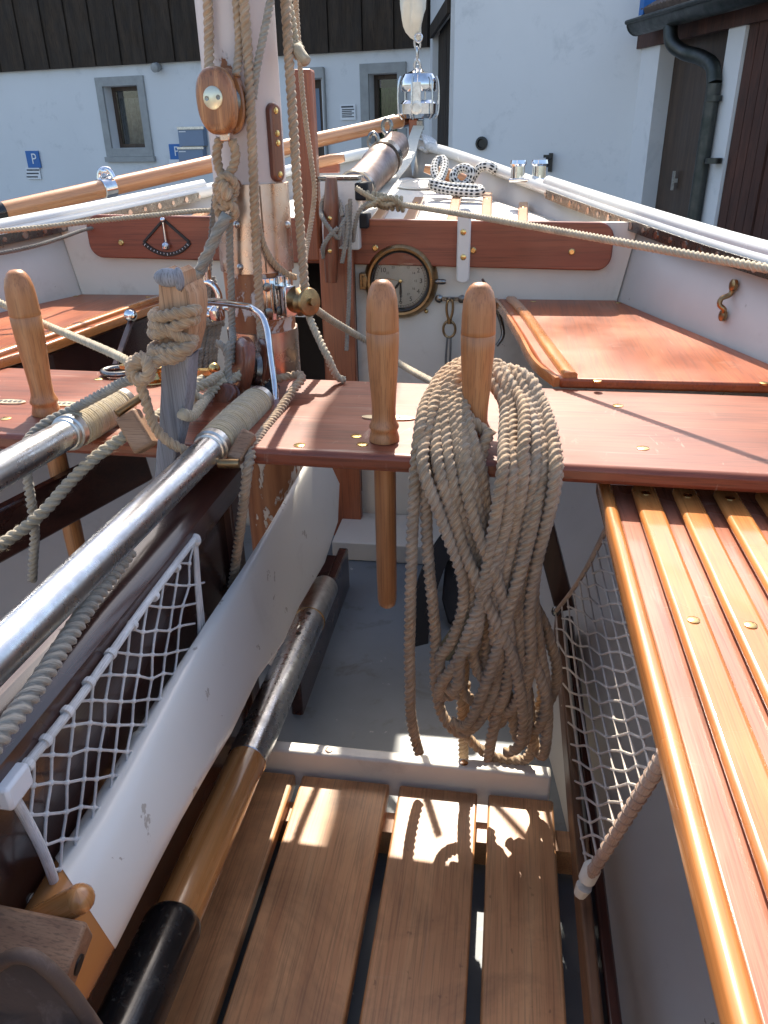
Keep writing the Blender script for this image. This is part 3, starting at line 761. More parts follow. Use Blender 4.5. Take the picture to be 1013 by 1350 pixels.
# centre thwart
tf = [zxy(0, 572, ZT), zxy(335, 591, ZT), zxy(540, 602, ZT), zxy(740, 609, ZT), zxy(1013, 627, ZT)]
sl_ = (tf[-1][1] - tf[0][1]) / (tf[-1][0] - tf[0][0])
def thw_near(x): return tf[2][1] + sl_ * (x - tf[2][0])
def thw_far(x): return 1.178 - .022 * (x + .22) / .6
gx, gf = gun(.86)[0] - .026, gun(1.17)[0] - .026
p_ = [(CLX - gx, thw_near(CLX - gx)), (CLX + gx, thw_near(CLX + gx)), (CLX + gf, thw_far(CLX + gf)), (CLX - gf, thw_far(CLX - gf))]
thwart = slabxy(p_, ZT, .024, 'thwart', 'mahog_x', .007)
s = MB()
for x, y in ((815, 535), (848, 591), (470, 575), (395, 587), (478, 586), (8, 552), (560, 600), (130, 500)): slot_screw(s, Z(x, y, ZT), UP, .0075, .0015)
s.build('screw', 'brass', thwart)
# oval engraved brass plates beside the pins
for x, y, L_ in ((512, 551, .075), (14, 530, .05), (85, 533, .05)):
    q = Z(x, y, ZT + .001); pts = [(q.x + L_ / 2 * cos(a), q.y + .010 * sin(a)) for a in [2 * pi * k / 20 for k in range(20)]]
    pb_ = slabxy(pts, ZT + .0022, .002, 'name_plate', 'brassplate', 0, thwart)
    t_ = MB(); 
    for k_ in range(5): t_.box((q.x - .016 + k_ * .008, q.y, ZT + .0025), (.004, .005 if k_ % 2 else .007, .0006))
    t_.build('engraving', 'sketch', pb_, False)
# orange cleat under thwart near edge
a, c = zxy(442, 612, -.385), zxy(545, 614, -.385)
b = MB(); b.box((.07, a[1] + .055, -.3895), (.68, .05, .029)); b.build('thwart_batten', 'pin', boat, bevel=.003)
b = MB(); b.box((-.78, a[1] + .09, -.3895), (.5, .05, .029)); b.build('thwart_batten', 'mahog_x', boat, bevel=.003)
# floor boards
FB = [(-.40, -.274), (-.263, -.131), (-.1155, -.001), (.0145, .107)]
for x0, x1 in FB:
    b = MB(); b.box(((x0 + x1) / 2, .10, ZF - .011), (x1 - x0, 1.46, .022)); fb = b.build('floor_board', 'pine', boat, bevel=.003)
b = MB()
for y in (.78, .35, -.2): b.box((-.13, y, ZF - .045), (.56, .035, .044))
b.build('floor_bearer', 'pine', boat, False)
# white crossboard ahead of the floor boards
y0 = .838; xl, xr = W(350, 1000, y0).x - .08, W(727, 1030, y0).x
b = MB(); b.box(((xl + xr) / 2, y0 + .012, ZF + .0), (xr - xl, .022, .070)); cb = b.build('cross_board', 'white', boat, bevel=.004)
s = MB()
for x, y in ((434, 989), (612, 1008)): slot_screw(s, V((W(x, y, y0 + .012).x, y0 + .012, ZF + .0355)), UP, .006)
s.build('screw', 'copper', cb)
# slatted starboard seat
ZS = -.398
xs0 = .127
b = MB(); b.box((xs0 + .31, .14, ZS - .012), (.585, 1.55, .024)); seat = b.build('slatted_seat', 'slatbase', boat, bevel=.002)
b = MB(); sh = [(.013, -.004), (.013, .002), (.010, .0058), (-.012, .0058), (-.012, -.0058), (.009, -.0062)]
b.ring([V((xs0 + .008, -.63, ZS)), V((xs0 + .008, .3, ZS)), V((xs0 + .008, .912, ZS))], lambda i, L: [(a * .9, c * 1.2) for a, c in sh], up=(0, 0, 1)); b.build('edge_trim', 'slat', seat, ang=60)
for i in range(9):
    xc = xs0 + .036 + .015 + i * .0472 + .002
    w = .0290
    mb = MB(); top = .010; yE = .897 - i * .002
    pts = [(w / 2 * cos(a), yE - .014 + .017 * sin(a)) for a in [pi * k / 10 for k in range(11)]] + [(-w / 2, -.62), (w / 2, -.62)]
    mb.prism([V((xc + x, y, ZS + .001)) for x, y in pts], (0, 0, top)); sl = mb.build('slat', 'slat', seat, bevel=.0048, seg=3)
    s = MB()
    for yy in (yE - .03, yE - .30, yE - .62): slot_screw(s, V((xc, yy, ZS + .0112)), UP, .0055, .0014)
    s.build('screw', 'brass', seat)
# starboard seat support: stringer, front rail, shaded lining
b = MB(); b.bar((.123, -.6, -.80), (.128, 1.2, -.80), .013, .05); b.build('stringer', 'brownwood', boat, bevel=.003)
b = MB(); b.bar((.142, -.6, -.81), (.147, 1.2, -.81), .014, .05); b.build('stringer', 'darkwood', boat, bevel=.003)
b = MB(); pA, pB = W(722, 705, 1.24), W(700, 620, 1.24)
b.bar(W(745, 800, 1.2), W(696, 610, 1.2) , .035, .03, (0, 1, 0)); b.build('frame_timber', 'darkwood_z', boat, bevel=.003)
for y in (.1, -.45):
    b = MB(); b.box((.16, y, -.66), (.022, .03, .47)); b.build('seat_leg', 'mahog_z', boat, bevel=.003)
# forward starboard leg
b = MB(); b.box((.40, .86, -.70), (.02, .03, .5)); b.build('seat_leg', 'mahog_z', boat, bevel=.003)
# port: long dark stringer board and supports
b = MB(); a, c = W(-60, 735, .80), W(190, 603, 1.06); b.bar(a + (a - c) * 1.6, c, .02, .075); b.build('stringer', 'darkwood', boat, bevel=.004)
# centreboard case with heavy rounded cap
ZR = -.40
xR, xL = -.352, -.455
b = MB(); sh = [(-.036, -.05), (-.036, .05), (-.004, .05), (.006, .042), (.011, .03), (.012, 0), (.011, -.03), (.006, -.042), (-.004, -.05)]
b.ring([V(((xR + xL) / 2, -.3, ZR - .012)), V(((xR + xL) / 2, .3, ZR - .012)), V(((xR + xL) / 2, .955, ZR - .012))], lambda i, L: sh, up=(0, 0, 1)); case_cap = b.build('case_cap', 'darkwood', boat, bevel=.003)
b = MB(); b.box(((xR + xL) / 2, .30, -.70), (.06, 1.24, .52)); b.build('case_side', 'darkwood', boat, bevel=.002)
b = MB(); 
b.box(((xR + xL) / 2, .935, -.70), (.085, .035, .52)); b.build('case_post', 'darkwood_z', boat, bevel=.003)
# mast step / dark keelson boards ahead of the case
b = MB(); yA, yB_ = 1.055, 1.51
b.box((-.335, (yA + yB_) / 2, -.90), (.022, yB_ - yA, .11)); b.box((-.41, yB_ - .15, -.875), (.125, .28, .03)); b.build('mast_step', 'darkwood', boat, bevel=.004)

# ================================================================== MAST AND FITTINGS
MX, MY = -.395, 1.235
MR = .0555
mast = thing('mast', 'peeling white painted mast with copper sleeve, standing behind the red thwart', 'mast', (MX, MY, -1.04))
def mz(y): return W(340, y, MY - MR).z
b = MB(); b.tube([V((MX, MY, -1.04)), V((MX, MY, -.4)), V((MX, MY, .6)), V((MX, MY, 3.2))], [.054, MR, .0545, .045], 40, .08); b.build('pole', 'mast', mast)
b = MB(); z0, z1 = mz(362), mz(243)
b.lathe([(MR + .0005, z0), (MR + .003, z0 + .0005), (MR + .003, z1 - .0005), (MR + .0005, z1)], (MX, MY, 0), UP, 48)
b.box((MX + .028, MY - MR - .0005 + .008, (z0 + z1) / 2), (.006, .006, z1 - z0 - .004))
slv = b.build('sleeve', 'copper', mast)
s = MB()
for x, y in ((313, 296), (318, 352), (378, 300), (300, 255)): 
    p = W(x, y, MY - MR); dx = p.x - MX; a = math.asin(max(-.98, min(.98, dx / MR))); nrm = V((sin(a), -cos(a), 0)); s.ball(V((MX, MY, p.z)) + nrm * (MR + .003), .0055, 10)
s.build('rivet', 'alloy', slv)
b = MB(); z2, z3 = mz(500), mz(441)
b.lathe([(MR + .0005, z2 - .03), (MR + .003, z2 - .03), (MR + .003, z3), (MR + .0005, z3)], (MX, MY, 0), UP, 48); b.build('foot_band', 'copper', mast)
# small brown cleat on mast side
b = MB(); zc0, zc1 = W(366, 240, MY - .03).z, W(366, 135, MY - .03).z; ang = radians(62)
nrm = V((sin(ang), -cos(ang), 0)); tg = V((cos(ang), sin(ang), 0))
pts = []
for k in range(12): pts.append((.011 * cos(pi * k / 11), zc1 - .011 + .011 * sin(pi * k / 11)))
for k in range(12): pts.append((-.011 * cos(pi * k / 11), zc0 + .011 - .011 * sin(pi * k / 11)))
o = V((MX, MY, 0)) + nrm * (MR - .003)
b.prism([o + tg * u + UP * z for u, z in pts], nrm * .012); ck = b.build('side_batten', 'redblock', mast, bevel=.003)
s = MB()
for f in (.1, .5, .62, .9): slot_screw(s, o + nrm * .012 + UP * (zc0 + (zc1 - zc0) * f), nrm, .0045)
s.build('screw', 'brass', ck)
# stainless bracket plate with turning sheave on the starboard side
ang = radians(48); nrm = V((sin(ang), -cos(ang), 0)); tg = V((cos(ang), sin(ang), 0))
za, zb = W(375, 424, MY - MR).z, W(375, 368, MY - MR).z
b = MB()
for k in range(9):
    a = ang - .42 + .84 * k / 8
for k in range(8):
    a0, a1 = ang - .48 + .96 * k / 8, ang - .48 + .96 * (k + 1) / 8
    R_ = MR + .0045
    b.prism([V((MX + R_ * sin(a), MY - R_ * cos(a), z)) for a, z in ((a0, za), (a1, za), (a1, zb), (a0, zb))], V((-sin((a0 + a1) / 2), cos((a0 + a1) / 2), 0)) * .004)
o = V((MX, MY, 0)) + nrm * (MR + .005)
b.lathe([(.006, za + .004), (.006, zb + .004)], o + nrm * .006, UP, 14)
b.lathe([(.0045, za + .004), (.0045, zb + .001)], o + nrm * .004 + tg * .013, UP, 14)
b.box(o + nrm * .018 + UP * (za + zb) / 2, (.02, .03, (zb - za) * .72), Matrix.Rotation(ang, 3, 'Z'))
br_ = b.build('bracket', 'chrome', mast, bevel=.001)
s = MB()
for zq in (za + .013, zb - .013): slot_screw(s, V((MX + (MR + .005) * sin(ang - .33), MY - (MR + .005) * cos(ang - .33), zq)), V((sin(ang - .33), -cos(ang - .33), 0)), .007, .002)
s.build('screw', 'darksteel', br_)
q = W(402, 398, MY - .05)
b = MB(); ax = V((.75, -.55, .1)).normalized()
b.lathe([(.004, -.016), (.020, -.014), (.022, -.011), (.016, -.004), (.014, 0), (.016, .004), (.022, .011), (.020, .014), (.004, .016)], q, ax, 24); b.lathe([(.006, -.022), (.006, .022)], q, ax, 12); b.build('sheave', 'bronze', br_)
# port side shackle and dark ring
b = MB(); q = W(276, 392, MY - .03)
b.tube([q + V((.02 * cos(a) * 1.0, -.008, .026 * sin(a))) for a in [2 * pi * k / 24 for k in range(25)]], .0055, 10, closed=True)
b.lathe([(.009, 0), (.009, .026)], q + V((.0, -.004, .026)), UP, 14)
b.lathe([(.006, -.02), (.006, .03)], q + V((.005, .0, -.016)), (1, .2, 0), 12)
b.lathe([(.012, 0), (.013, .003), (.013, .016), (.006, .022)], q + V((.012, -.006, -.034)), UP, 14)
b.build('shackle', 'chrome', mast)
# bent chrome hoop in front of the mast
hp = thing('bent_rod', 'bent chrome rod arching from the weathered upright over the front of the mast', 'metal rod', W(362, 525, 1.05))
b = MB(); b.tube(WL([(256, 399, .90), (282, 398, 1.0), (310, 401, 1.08), (332, 406, 1.13), (345, 416, 1.125), (352, 434, 1.115), (356, 465, 1.10), (361, 500, 1.085), (364, 528, 1.07)]), .0052, 12, .008); b.build('rod', 'chrome', hp)

# ---- belaying pins
def make_pin(loc, label):
    t = thing('belaying_pin', label, 'belaying pin', loc, 'belaying pins in the thwart')
    b = MB(); o = V(loc)
    prof = [(.002, .2005), (.008, .1995), (.0125, .196), (.0165, .189), (.0192, .178), (.0205, .163), (.0209, .146), (.0211, .1405), (.0205, .1398), (.0211, .139), (.0206, .12), (.0190, .09), (.0168, .06), (.0158, .042), (.0160, .030), (.0180, .024), (.0198, .0205), (.0200, .0180), (.0186, .0155), (.0178, .013), (.0188, .010), (.0204, .004), (.0204, .0005)][::-1]
    b.lathe(prof, o, UP, 32); b.build('handle', 'pin', t, ang=50)
    b = MB(); b.lathe([(.002, -.255), (.008, -.2535), (.0125, -.249), (.0142, -.240), (.0148, -.20), (.0152, -.05), (.0150, .0)], o, UP, 28); b.build('shank', 'pin', t, ang=50)
    return t
P2 = Z(507, 580, ZT); P1 = V((-.028, .918, ZT))
pin = make_pin(tuple(P2), 'bare wooden belaying pin standing in the thwart, in front of the clock')
p1 = copy_tree(pin, P1, 'wooden belaying pin with the big rope coil hung on it')
P3 = Z(62, 545, ZT)
p3 = copy_tree(pin, P3, 'bare wooden belaying pin near the left edge, in front of the port bench')
p1.scale = (.98, .98, .985); pin.scale = (.95, .95, 1); p3.scale = (.97, .97, 1); p3.rotation_euler = (0, 0, .8)

# ---- ship's clock
cl, cr = W(478, 371, YB - .03), W(577, 373, YB - .03); RC = (cr.x - cl.x) / 2
cc = (cl + cr) / 2; cc.y = YB
clock = thing('ship_clock', 'round bronze cased ship clock with pale dial on the white bulkhead', 'clock', (cc.x, YB, cc.z))
n_ = V((0, -1, 0))
b = MB(); b.lathe([(RC * .99, .0), (RC, .006), (RC * .985, .014), (RC * .93, .024), (RC * .86, .029), (RC * .80, .028), (RC * .775, .024), (RC * .77, .012), (RC * .5, .011), (0, .011)], cc, n_, 56); b.build('case', 'bronze', clock)
b = MB(); b.lathe([(RC * .775, .018), (RC * .772, .0245), (RC * .735, .0235), (RC * .715, .017), (RC * .71, .0125)], cc, n_, 56, False); b.build('inner_ring', 'blackpaint', clock)
b = MB(); b.lathe([(RC * .73, .0112), (RC * .73, .0125), (0, .0126)], cc, n_, 56); dial = b.build('dial', plain('dial_cream', (.46, .425, .34), .4), clock)
DX, DZ = V((1, 0, 0)), V((0, 0, 1)); f = .0131
nm = MB(); tk = MB()
for k in range(12):
    a = 2 * pi * k / 12; dvec = DX * sin(a) + DZ * cos(a)
    nm.text(str(12 if k == 0 else k), RC * .17, cc + dvec * RC * .545 + n_ * f, DX, DZ)
    nm.text(str(24 if k == 0 else 12 + k), RC * .085, cc + dvec * RC * .40 + n_ * f, DX, DZ)
for k in range(60):
    a = 2 * pi * k / 60; dvec = DX * sin(a) + DZ * cos(a); w = .0012 if k % 5 == 0 else .0005
    tk.bar(cc + dvec * RC * (.65 if k % 5 else .635) + n_ * f, cc + dvec * RC * .69 + n_ * f, w, .0006, (0, -1, 0))
for rr_ in (.648, .692): tk.ring([cc + (DX * sin(a) + DZ * cos(a)) * RC * rr_ + n_ * f for a in [2 * pi * k / 72 for k in range(73)]], lambda i, L: [(-.0003, -.0003), (-.0003, .0003), (.0003, .0003), (.0003, -.0003)], True)
nm.build('numeral', 'blackpaint', dial, False); tk.build('minute_track', 'blackpaint', dial, False)
def hand(name, ang, ln, w, off, mat, tail=.0):
    b = MB(); dvec = DX * sin(ang) + DZ * cos(ang); s_ = dvec.cross(n_)
    o = cc + n_ * off
    b.prism([o - dvec * tail - s_ * w * .5, o - s_ * w, o + dvec * ln * .55 - s_ * w * 1.7, o + dvec * ln * .72 - s_ * w * .8, o + dvec * ln, o + dvec * ln * .72 + s_ * w * .8, o + dvec * ln * .55 + s_ * w * 1.7, o + s_ * w, o - dvec * tail + s_ * w * .5], n_ * .0006)
    return b.build(name, mat, clock, False)
hand('hour_hand', radians(218), RC * .34, .0018, .0145, 'blackpaint'); hand('minute_hand', radians(180), RC * .56, .0016, .0158, 'blackpaint'); hand('second_hand', radians(281), RC * .6, .0004, .017, 'bronze', RC * .12)
b = MB(); b.lathe([(.004, .012), (.004, .0185), (.002, .0195)], cc, n_, 14); b.build('hub', 'brass', clock)
b = MB(); b.lathe([(RC * .74, .0215), (RC * .5, .0235), (RC * .25, .0245), (0, .025)], cc, n_, 56); b.build('glass', 'lens', clock, ang=80)
b = MB(); b.box(cc + DX * -(RC * 1.0) + n_ * .016, (.016, .022, .036)); b.box(cc + DX * -(RC * .95) + n_ * .026, (.012, .004, .026)); b.build('hinge', 'bronze', clock, bevel=.002)
b = MB(); b.lathe([(.004, -.004), (.006, 0), (.006, .014), (.004, .02)], cc + DX * (RC * .98) + n_ * .02, DX, 14); b.build('latch', 'darksteel', clock)
s = MB()
for a in (.72, 3.0 - .5, 2.4, 5.4): pass
for a in (radians(320), radians(140)): s.ball(cc + (DX * sin(a) + DZ * cos(a)) * RC * 1.06 + n_ * .004, .005, 10)
s.build('mounting_screw', 'brass', clock)

# ---- clinometer on the beam, port side
yq = yb - .001; q = W(219, 312, yq); px = (W(240, 312, yq).x - W(200, 312, yq).x) / 40
cli = thing('clinometer', 'small black arc-shaped inclinometer with a chrome pendulum on the red beam', 'inclinometer', q)
b = MB(); top = V((q.x, yq, q.z + 20 * px)); R0 = 41 * px
arc = [radians(a) for a in [-49 + 98 * k / 20 for k in range(21)]]
op = [top] + [top + V((sin(a) * R0 * .98, 0, -cos(a) * R0)) for a in arc]
sh4 = lambda w, h_: (lambda i, L: [(-h_, -w), (-h_, w), (h_, w), (h_, -w)])
b.ring(op[1:], sh4(.0045, .0045), up=(0, -1, 0)); b.bar(op[1], top, .006, .006, (0, -1, 0)); b.bar(op[-1], top, .006, .006, (0, -1, 0)); b.build('frame', 'blackpaint', cli, False, .001)
b = MB()
for k in range(15):
    a = radians(-44 + 88 * k / 14); d_ = V((sin(a), 0, -cos(a)))
    b.bar(top + d_ * R0 * .955 + n_ * .005, top + d_ * R0 * (1.03 if k % 7 == 0 else 1.0) + n_ * .005, .0011, .0008, (0, -1, 0))
b.build('scale', 'signwhite', cli, False)
b = MB(); b.tube([top + n_ * .006 + V((0, 0, .006)), top + n_ * .006 + V((.001, 0, -R0 * .70))], [.0028, .0035], 10); b.ball(top + n_ * .006, .006, 12)
b.lathe([(.003, R0 * .62), (.008, R0 * .66), (.010, R0 * .72), (.0075, R0 * .735), (.0105, R0 * .75), (.010, R0 * .82), (.004, R0 * .86)], top + n_ * .007, (0, 0, -1), 18); b.build('pendulum', 'chrome', cli)

# ---- fittings on the bulkhead and hull side
q = W(611, 320, yb - .006)
a, c = W(604, 276, yb - .004), W(619, 372, yb - .004); xm = (a.x + c.x) / 2; w2_ = (c.x - a.x) / 2
b = MB(); pts = [(xm + w2_ * cos(t_), a.z - .006 + .010 * sin(t_)) for t_ in [pi * k / 8 for k in range(9)]] + [(xm - w2_ * cos(t_), c.z + .008 - .010 * sin(t_)) for t_ in [pi * k / 8 for k in range(9)]]
b.prism([V((x, yb - .014, z)) for x, z in pts], (0, .012, 0)); t = b.build('white_peg', 'white', None, bevel=.004)
tag(t, 'narrow white painted batten screwed upright over the red beam, right of the clock', 'batten')
s = MB(); 
for y in (306, 339): slot_screw(s, W(611, y, yb - .0145), n_, .0065, .002)
s.build('screw', 'brass', t)
# eye plate with snap hook
q = W(594, 394, YB - .004)
ey = thing('snap_hook', 'bronze snap hook hanging from a small eye plate on the white bulkhead', 'snap hook', q)
b = MB(); b.bar(q + V((-.026, 0, 0)), q + V((.026, 0, 0)), .008, .008); 
for sx in (-.026, .026): b.lathe([(.009, 0), (.009, .005), (.005, .008)], q + V((sx, .002, 0)), n_, 14)
b.tube([q + V((-.007, -.004, 0)), q + V((-.005, -.016, .004)), q + V((.005, -.016, .004)), q + V((.007, -.004, 0))], .0028, 8, .003); b.build('eye_plate', 'darksteel', ey)
b = MB(); b.tube([q + V((.001, -.014, .006)), q + V((-.006, -.016, -.006)), q + V((-.006, -.016, -.03)), q + V((0, -.016, -.045)), q + V((.006, -.016, -.03)), q + V((.006, -.016, -.004)), q + V((.001, -.016, .006))], .003, 8, .003)
b.tube([q + V((.014 * cos(k * pi / 10), -.016, -.066 + .019 * sin(k * pi / 10))) for k in range(21)], .003, 8, closed=True); b.lathe([(.006, -.006), (.006, .006)], q + V((0, -.016, -.047)), UP, 12); b.build('hook', 'bronze', ey)
b = MB(); b.tube([q + V((-.004, -.016, -.084)), q + V((-.007, -.014, -.15)), q + V((-.004, -.014, -.26))], .0026, 8, .01); b.tube([q + V((.004, -.016, -.084)), q + V((.003, -.014, -.15)), q + V((-.002, -.014, -.26))], .0026, 8, .01)
tag(b.build('lanyard', 'ropedark'), 'thin dark doubled lanyard hanging below the bronze snap hook', 'lanyard')
# curved steel hook behind the coil pin
b = MB(); b.tube(WL([(636, 368, YB - .06), (645, 382, YB - .05), (652, 400, YB - .045), (661, 425, YB - .04), (663, 443, YB - .045), (655, 456, YB - .05)]), [.0025, .004, .005, .005, .005, .004], 10, .006)
tag(b.build('boat_hook', 'darksteel'), 'thin curved dark steel hook on the bulkhead at the end of the starboard bench', 'hook')
# S-shaped handle on starboard hull side
def onHull(x, y, off=.006):
    lo, hi = .5, 2.2
    for _ in range(40):
        Y = (lo + hi) / 2; p = W(x, y, Y); g_, s_ = gun(Y); d_ = s_ - p.z
        xw = CLX + g_ - .025 * min(1, max(0, d_ / .15)) - max(0, d_ - .15) / .16 * .05 - off
        if p.x < xw: lo = Y
        else: hi = Y
    return W(x, y, Y)
b = MB(); hp_ = [onHull(968, 376), onHull(963, 388), onHull(951, 394, .02), onHull(949, 402, .02), onHull(955, 408, .012), onHull(954, 416)]
b.tube(hp_, .0045, 10, .004)
for p, x in ((hp_[0], 968), (hp_[-1], 954)): b.lathe([(.010, -.002), (.010, .004), (.006, .006)], p, (-1, -.25, .1), 14)
tag(b.build('lashing_eye', 'bronze'), 'bent rusty bronze eye on the starboard inner hull side', 'eye fitting')
# port bench stay
st = thing('bench_stay', 'slim dark stay with chrome knob bracing the port bench', 'stay', W(150, 478, 1.3))
b = MB(); b.bar(W(176, 415, 1.42), W(152, 482, 1.30), .012, .006, (0, -1, 0)); b.build('bar', 'darkwood_z', st, bevel=.002)
b = MB(); b.lathe([(.004, 0), (.011, .003), (.013, .010), (.010, .019), (.003, .022)], W(174, 415, 1.41), (.2, -1, .15), 18); b.build('knob', 'chrome', st)
# brass turnbuckle-like fittings lying on the thwart behind the upright
bf = thing('brass_fitting', 'brass cleat fitting on the port thwart behind the weathered upright', 'deck fitting', Z(205, 500, ZT))
b = MB(); q = Z(205, 502, ZT); b.lathe([(.03, 0), (.03, .003), (.016, .005), (.011, .016), (.02, .02), (.02, .025), (.006, .027)], q, UP, 24); b.bar(q + V((-.06, .01, .02)), q + V((.07, -.01, .02)), .012, .008); b.build('cleat', 'brass', bf, bevel=.001)
b = MB(); q = Z(158, 494, ZT) + V((0, 0, .006)); b.tube([q + V((.027 * cos(k * pi / 12), .022 * sin(k * pi / 12), 0)) for k in range(25)], .005, 10, closed=True); 
tag(b.build('steel_ring', 'darksteel'), 'dark steel ring lying on the port thwart beside the knotted rope', 'ring')
b = MB(); q = Z(258, 497, ZT); b.bar(q + V((-.05, 0, .006)), q + V((.03, .01, .006)), .014, .01); b.ball(q + V((.03, .01, .012)), .010, 12)
tag(b.build('brass_catch', 'brass'), 'small brass catch on the thwart just left of the mast foot', 'catch')

# ================================================================== LOOSE GEAR
# ---- weathered upright with wrapped rope
YU = .842
up_ = thing('weathered_upright', 'weathered upright with ragged orange head and grey shaft, left of the mast', 'post', W(225, 600, YU))
def upx(x, y, Y=YU): return W(x, y, Y)
b = MB(); secs_ = [(637, 203, 224, .022), (600, 205, 232, .028), (560, 209, 240, .034), (520, 211, 246, .036), (470, 212, 249, .036)]
vs = []; 
for y, x0, x1, dp in secs_:
    a, c = upx(x0, y), upx(x1, y); vs += [a, c, c + V((0, dp, 0)), a + V((0, dp, 0))]
fs = [(0, 1, 2, 3), (16, 19, 18, 17)] + [(4 * i + k, 4 * i + (k + 1) % 4, 4 * i + 4 + (k + 1) % 4, 4 * i + 4 + k) for i in range(4) for k in range(4)]
b.add(vs, [f[::-1] for f in fs]); b.build('shaft', 'greywood', up_, False, .003)
b = MB(); out = [(212, 468), (250, 468), (257, 440), (259, 410), (257, 388), (250, 374), (246, 383), (241, 374), (239, 360), (233, 355), (228, 360), (226, 372), (222, 361), (214, 356), (208, 359), (211, 366), (212, 380), (211, 420)]
pp = [upx(x, y, YU - .003) for x, y in out]; n = len(pp)
ct = sum(pp, V()) / n
# weathered head: outline ring, inset domed faces front and back
vs = pp + [ct + (p - ct) * .86 + V((0, -.010, 0)) for p in pp] + [p + V((0, .036, 0)) for p in pp] + [ct + (p - ct) * .86 + V((0, .046, 0)) for p in pp]
fs = []
for i in range(n):
    j = (i + 1) % n; fs += [(i, j, n + j, n + i), (j, i, 2 * n + i, 2 * n + j), (2 * n + j, 2 * n + i, 3 * n + i, 3 * n + j)]
fs += [tuple(range(n, 2 * n)), tuple(range(3 * n, 4 * n))[::-1]]
b.add(vs, [f[::-1] for f in fs]); b.build('head', 'oldwood', up_, ang=30)
b = MB(); q = W(222, 366, YU - .014); b.ball(q, .013, 12, (1.3, .6, .8)); b.ball(W(236, 368, YU - .012), .010, 12, (.6, .7, 1.3)); b.build('worn_knob', 'greywood', up_)

# ---- stainless tubes with hemp wrapped ends and raw wood shoes
def steel_tube(pts, r, label, wrapL, shoe):
    t = thing('steel_tube', label, 'tube', pts[0], 'steel tubes with wrapped ends')
    a, e = V(pts[0]), V(pts[1]); d = (e - a).normalized(); L = (e - a).length
    b = MB(); b.tube([a + d * wrapL, a + d * (wrapL + .1), e], r, 32); b.build('tube', 'steel', t)
    b = MB(); b.lathe([(r + .0003, wrapL - .002), (r + .004, wrapL), (r + .0045, wrapL + .012), (r + .002, wrapL + .0135), (r + .002, wrapL + .02), (r + .0003, wrapL + .021)], a, d, 32); b.build('collar', 'alloy', t)
    b = MB(); b.lathe([(r - .003, -.012), (r + .003, -.010), (r + .003, .004), (r, .005)], a, d, 32); b.build('end_ring', 'alloy', t)
    w = MB(); turns = int((wrapL - .004) / .0048); tr_ = .0027; u = d.orthogonal().normalized(); v = d.cross(u); path = []
    for k in range(turns * 22 + 1):
        th = 2 * pi * k / 22; h = .004 + k / 22 * .0048
        bul = .0015 * sin(pi * min(1, h / wrapL)) + .0006 * mnoise.noise(V((h * 60, th * .3, a.x * 9)))
        path.append(a + d * h + (u * cos(th) + v * sin(th)) * (r + .0022 + bul))
    w.ring(path, lambda i, L_: [(tr_ * cos(q), tr_ * sin(q)) for q in [2 * pi * k / 6 for k in range(6)]])
    for _ in range(900):
        p = rnd.choice(path); o = (p - a); o = (o - d * o.dot(d)).normalized(); tip = p + (o * rnd.uniform(.2, 1) + V((rnd.gauss(0, .5), rnd.gauss(0, .5), rnd.gauss(0, .5)))) * .006
        s_ = d.cross(o) * .0002; k = len(w.v); w.v += [p - s_, p + s_, tip]; w.f.append([k, k + 1, k + 2])
    w.build('hemp_wrapping', 'twine', t)
    return t, d
TA, TB = W(340, 530, 1.035), W(-40, 900, .40); TB = TB + (TB - TA) * .8
t1, d1 = steel_tube((TA, TB), .0185, 'long shiny steel tube with hemp wrapped end, right of the weathered upright', .165, None)
UA, UB = W(158, 533, .98), W(-60, 655, .62); UB = UB + (UB - UA) * 1.8
t2, d2 = steel_tube((UA, UB), .0185, 'steel tube with hemp wrapped end, left of the weathered upright by the port pin', .13, None)
def shoe(p0, p1, w, h, label):
    b = MB(); b.bar(p0, p1, w, h, (0, -1, .3)); o = b.build('wooden_shoe', 'blockrough', None, bevel=.004); tag(o, label, 'wood fitting'); return o
s1 = shoe(W(168, 545, .868), W(194, 592, .852), .03, .022, 'raw wooden shoe pinned to the end of the left steel tube')
b = MB(); b.lathe([(.0055, -.02), (.0055, .02)], W(171, 534, .872), (.5, .6, .3), 10); b.build('pin', 'bronze', s1)
s2 = shoe(W(330, 570, .885), W(308, 608, .86), .02, .018, 'raw wooden shoe under the wrapped end of the long steel tube')
b = MB(); b.lathe([(.006, -.013), (.006, .013)], W(302, 611, .842), (.9, .1, 0), 12); b.build('roller', 'bronze', s2)

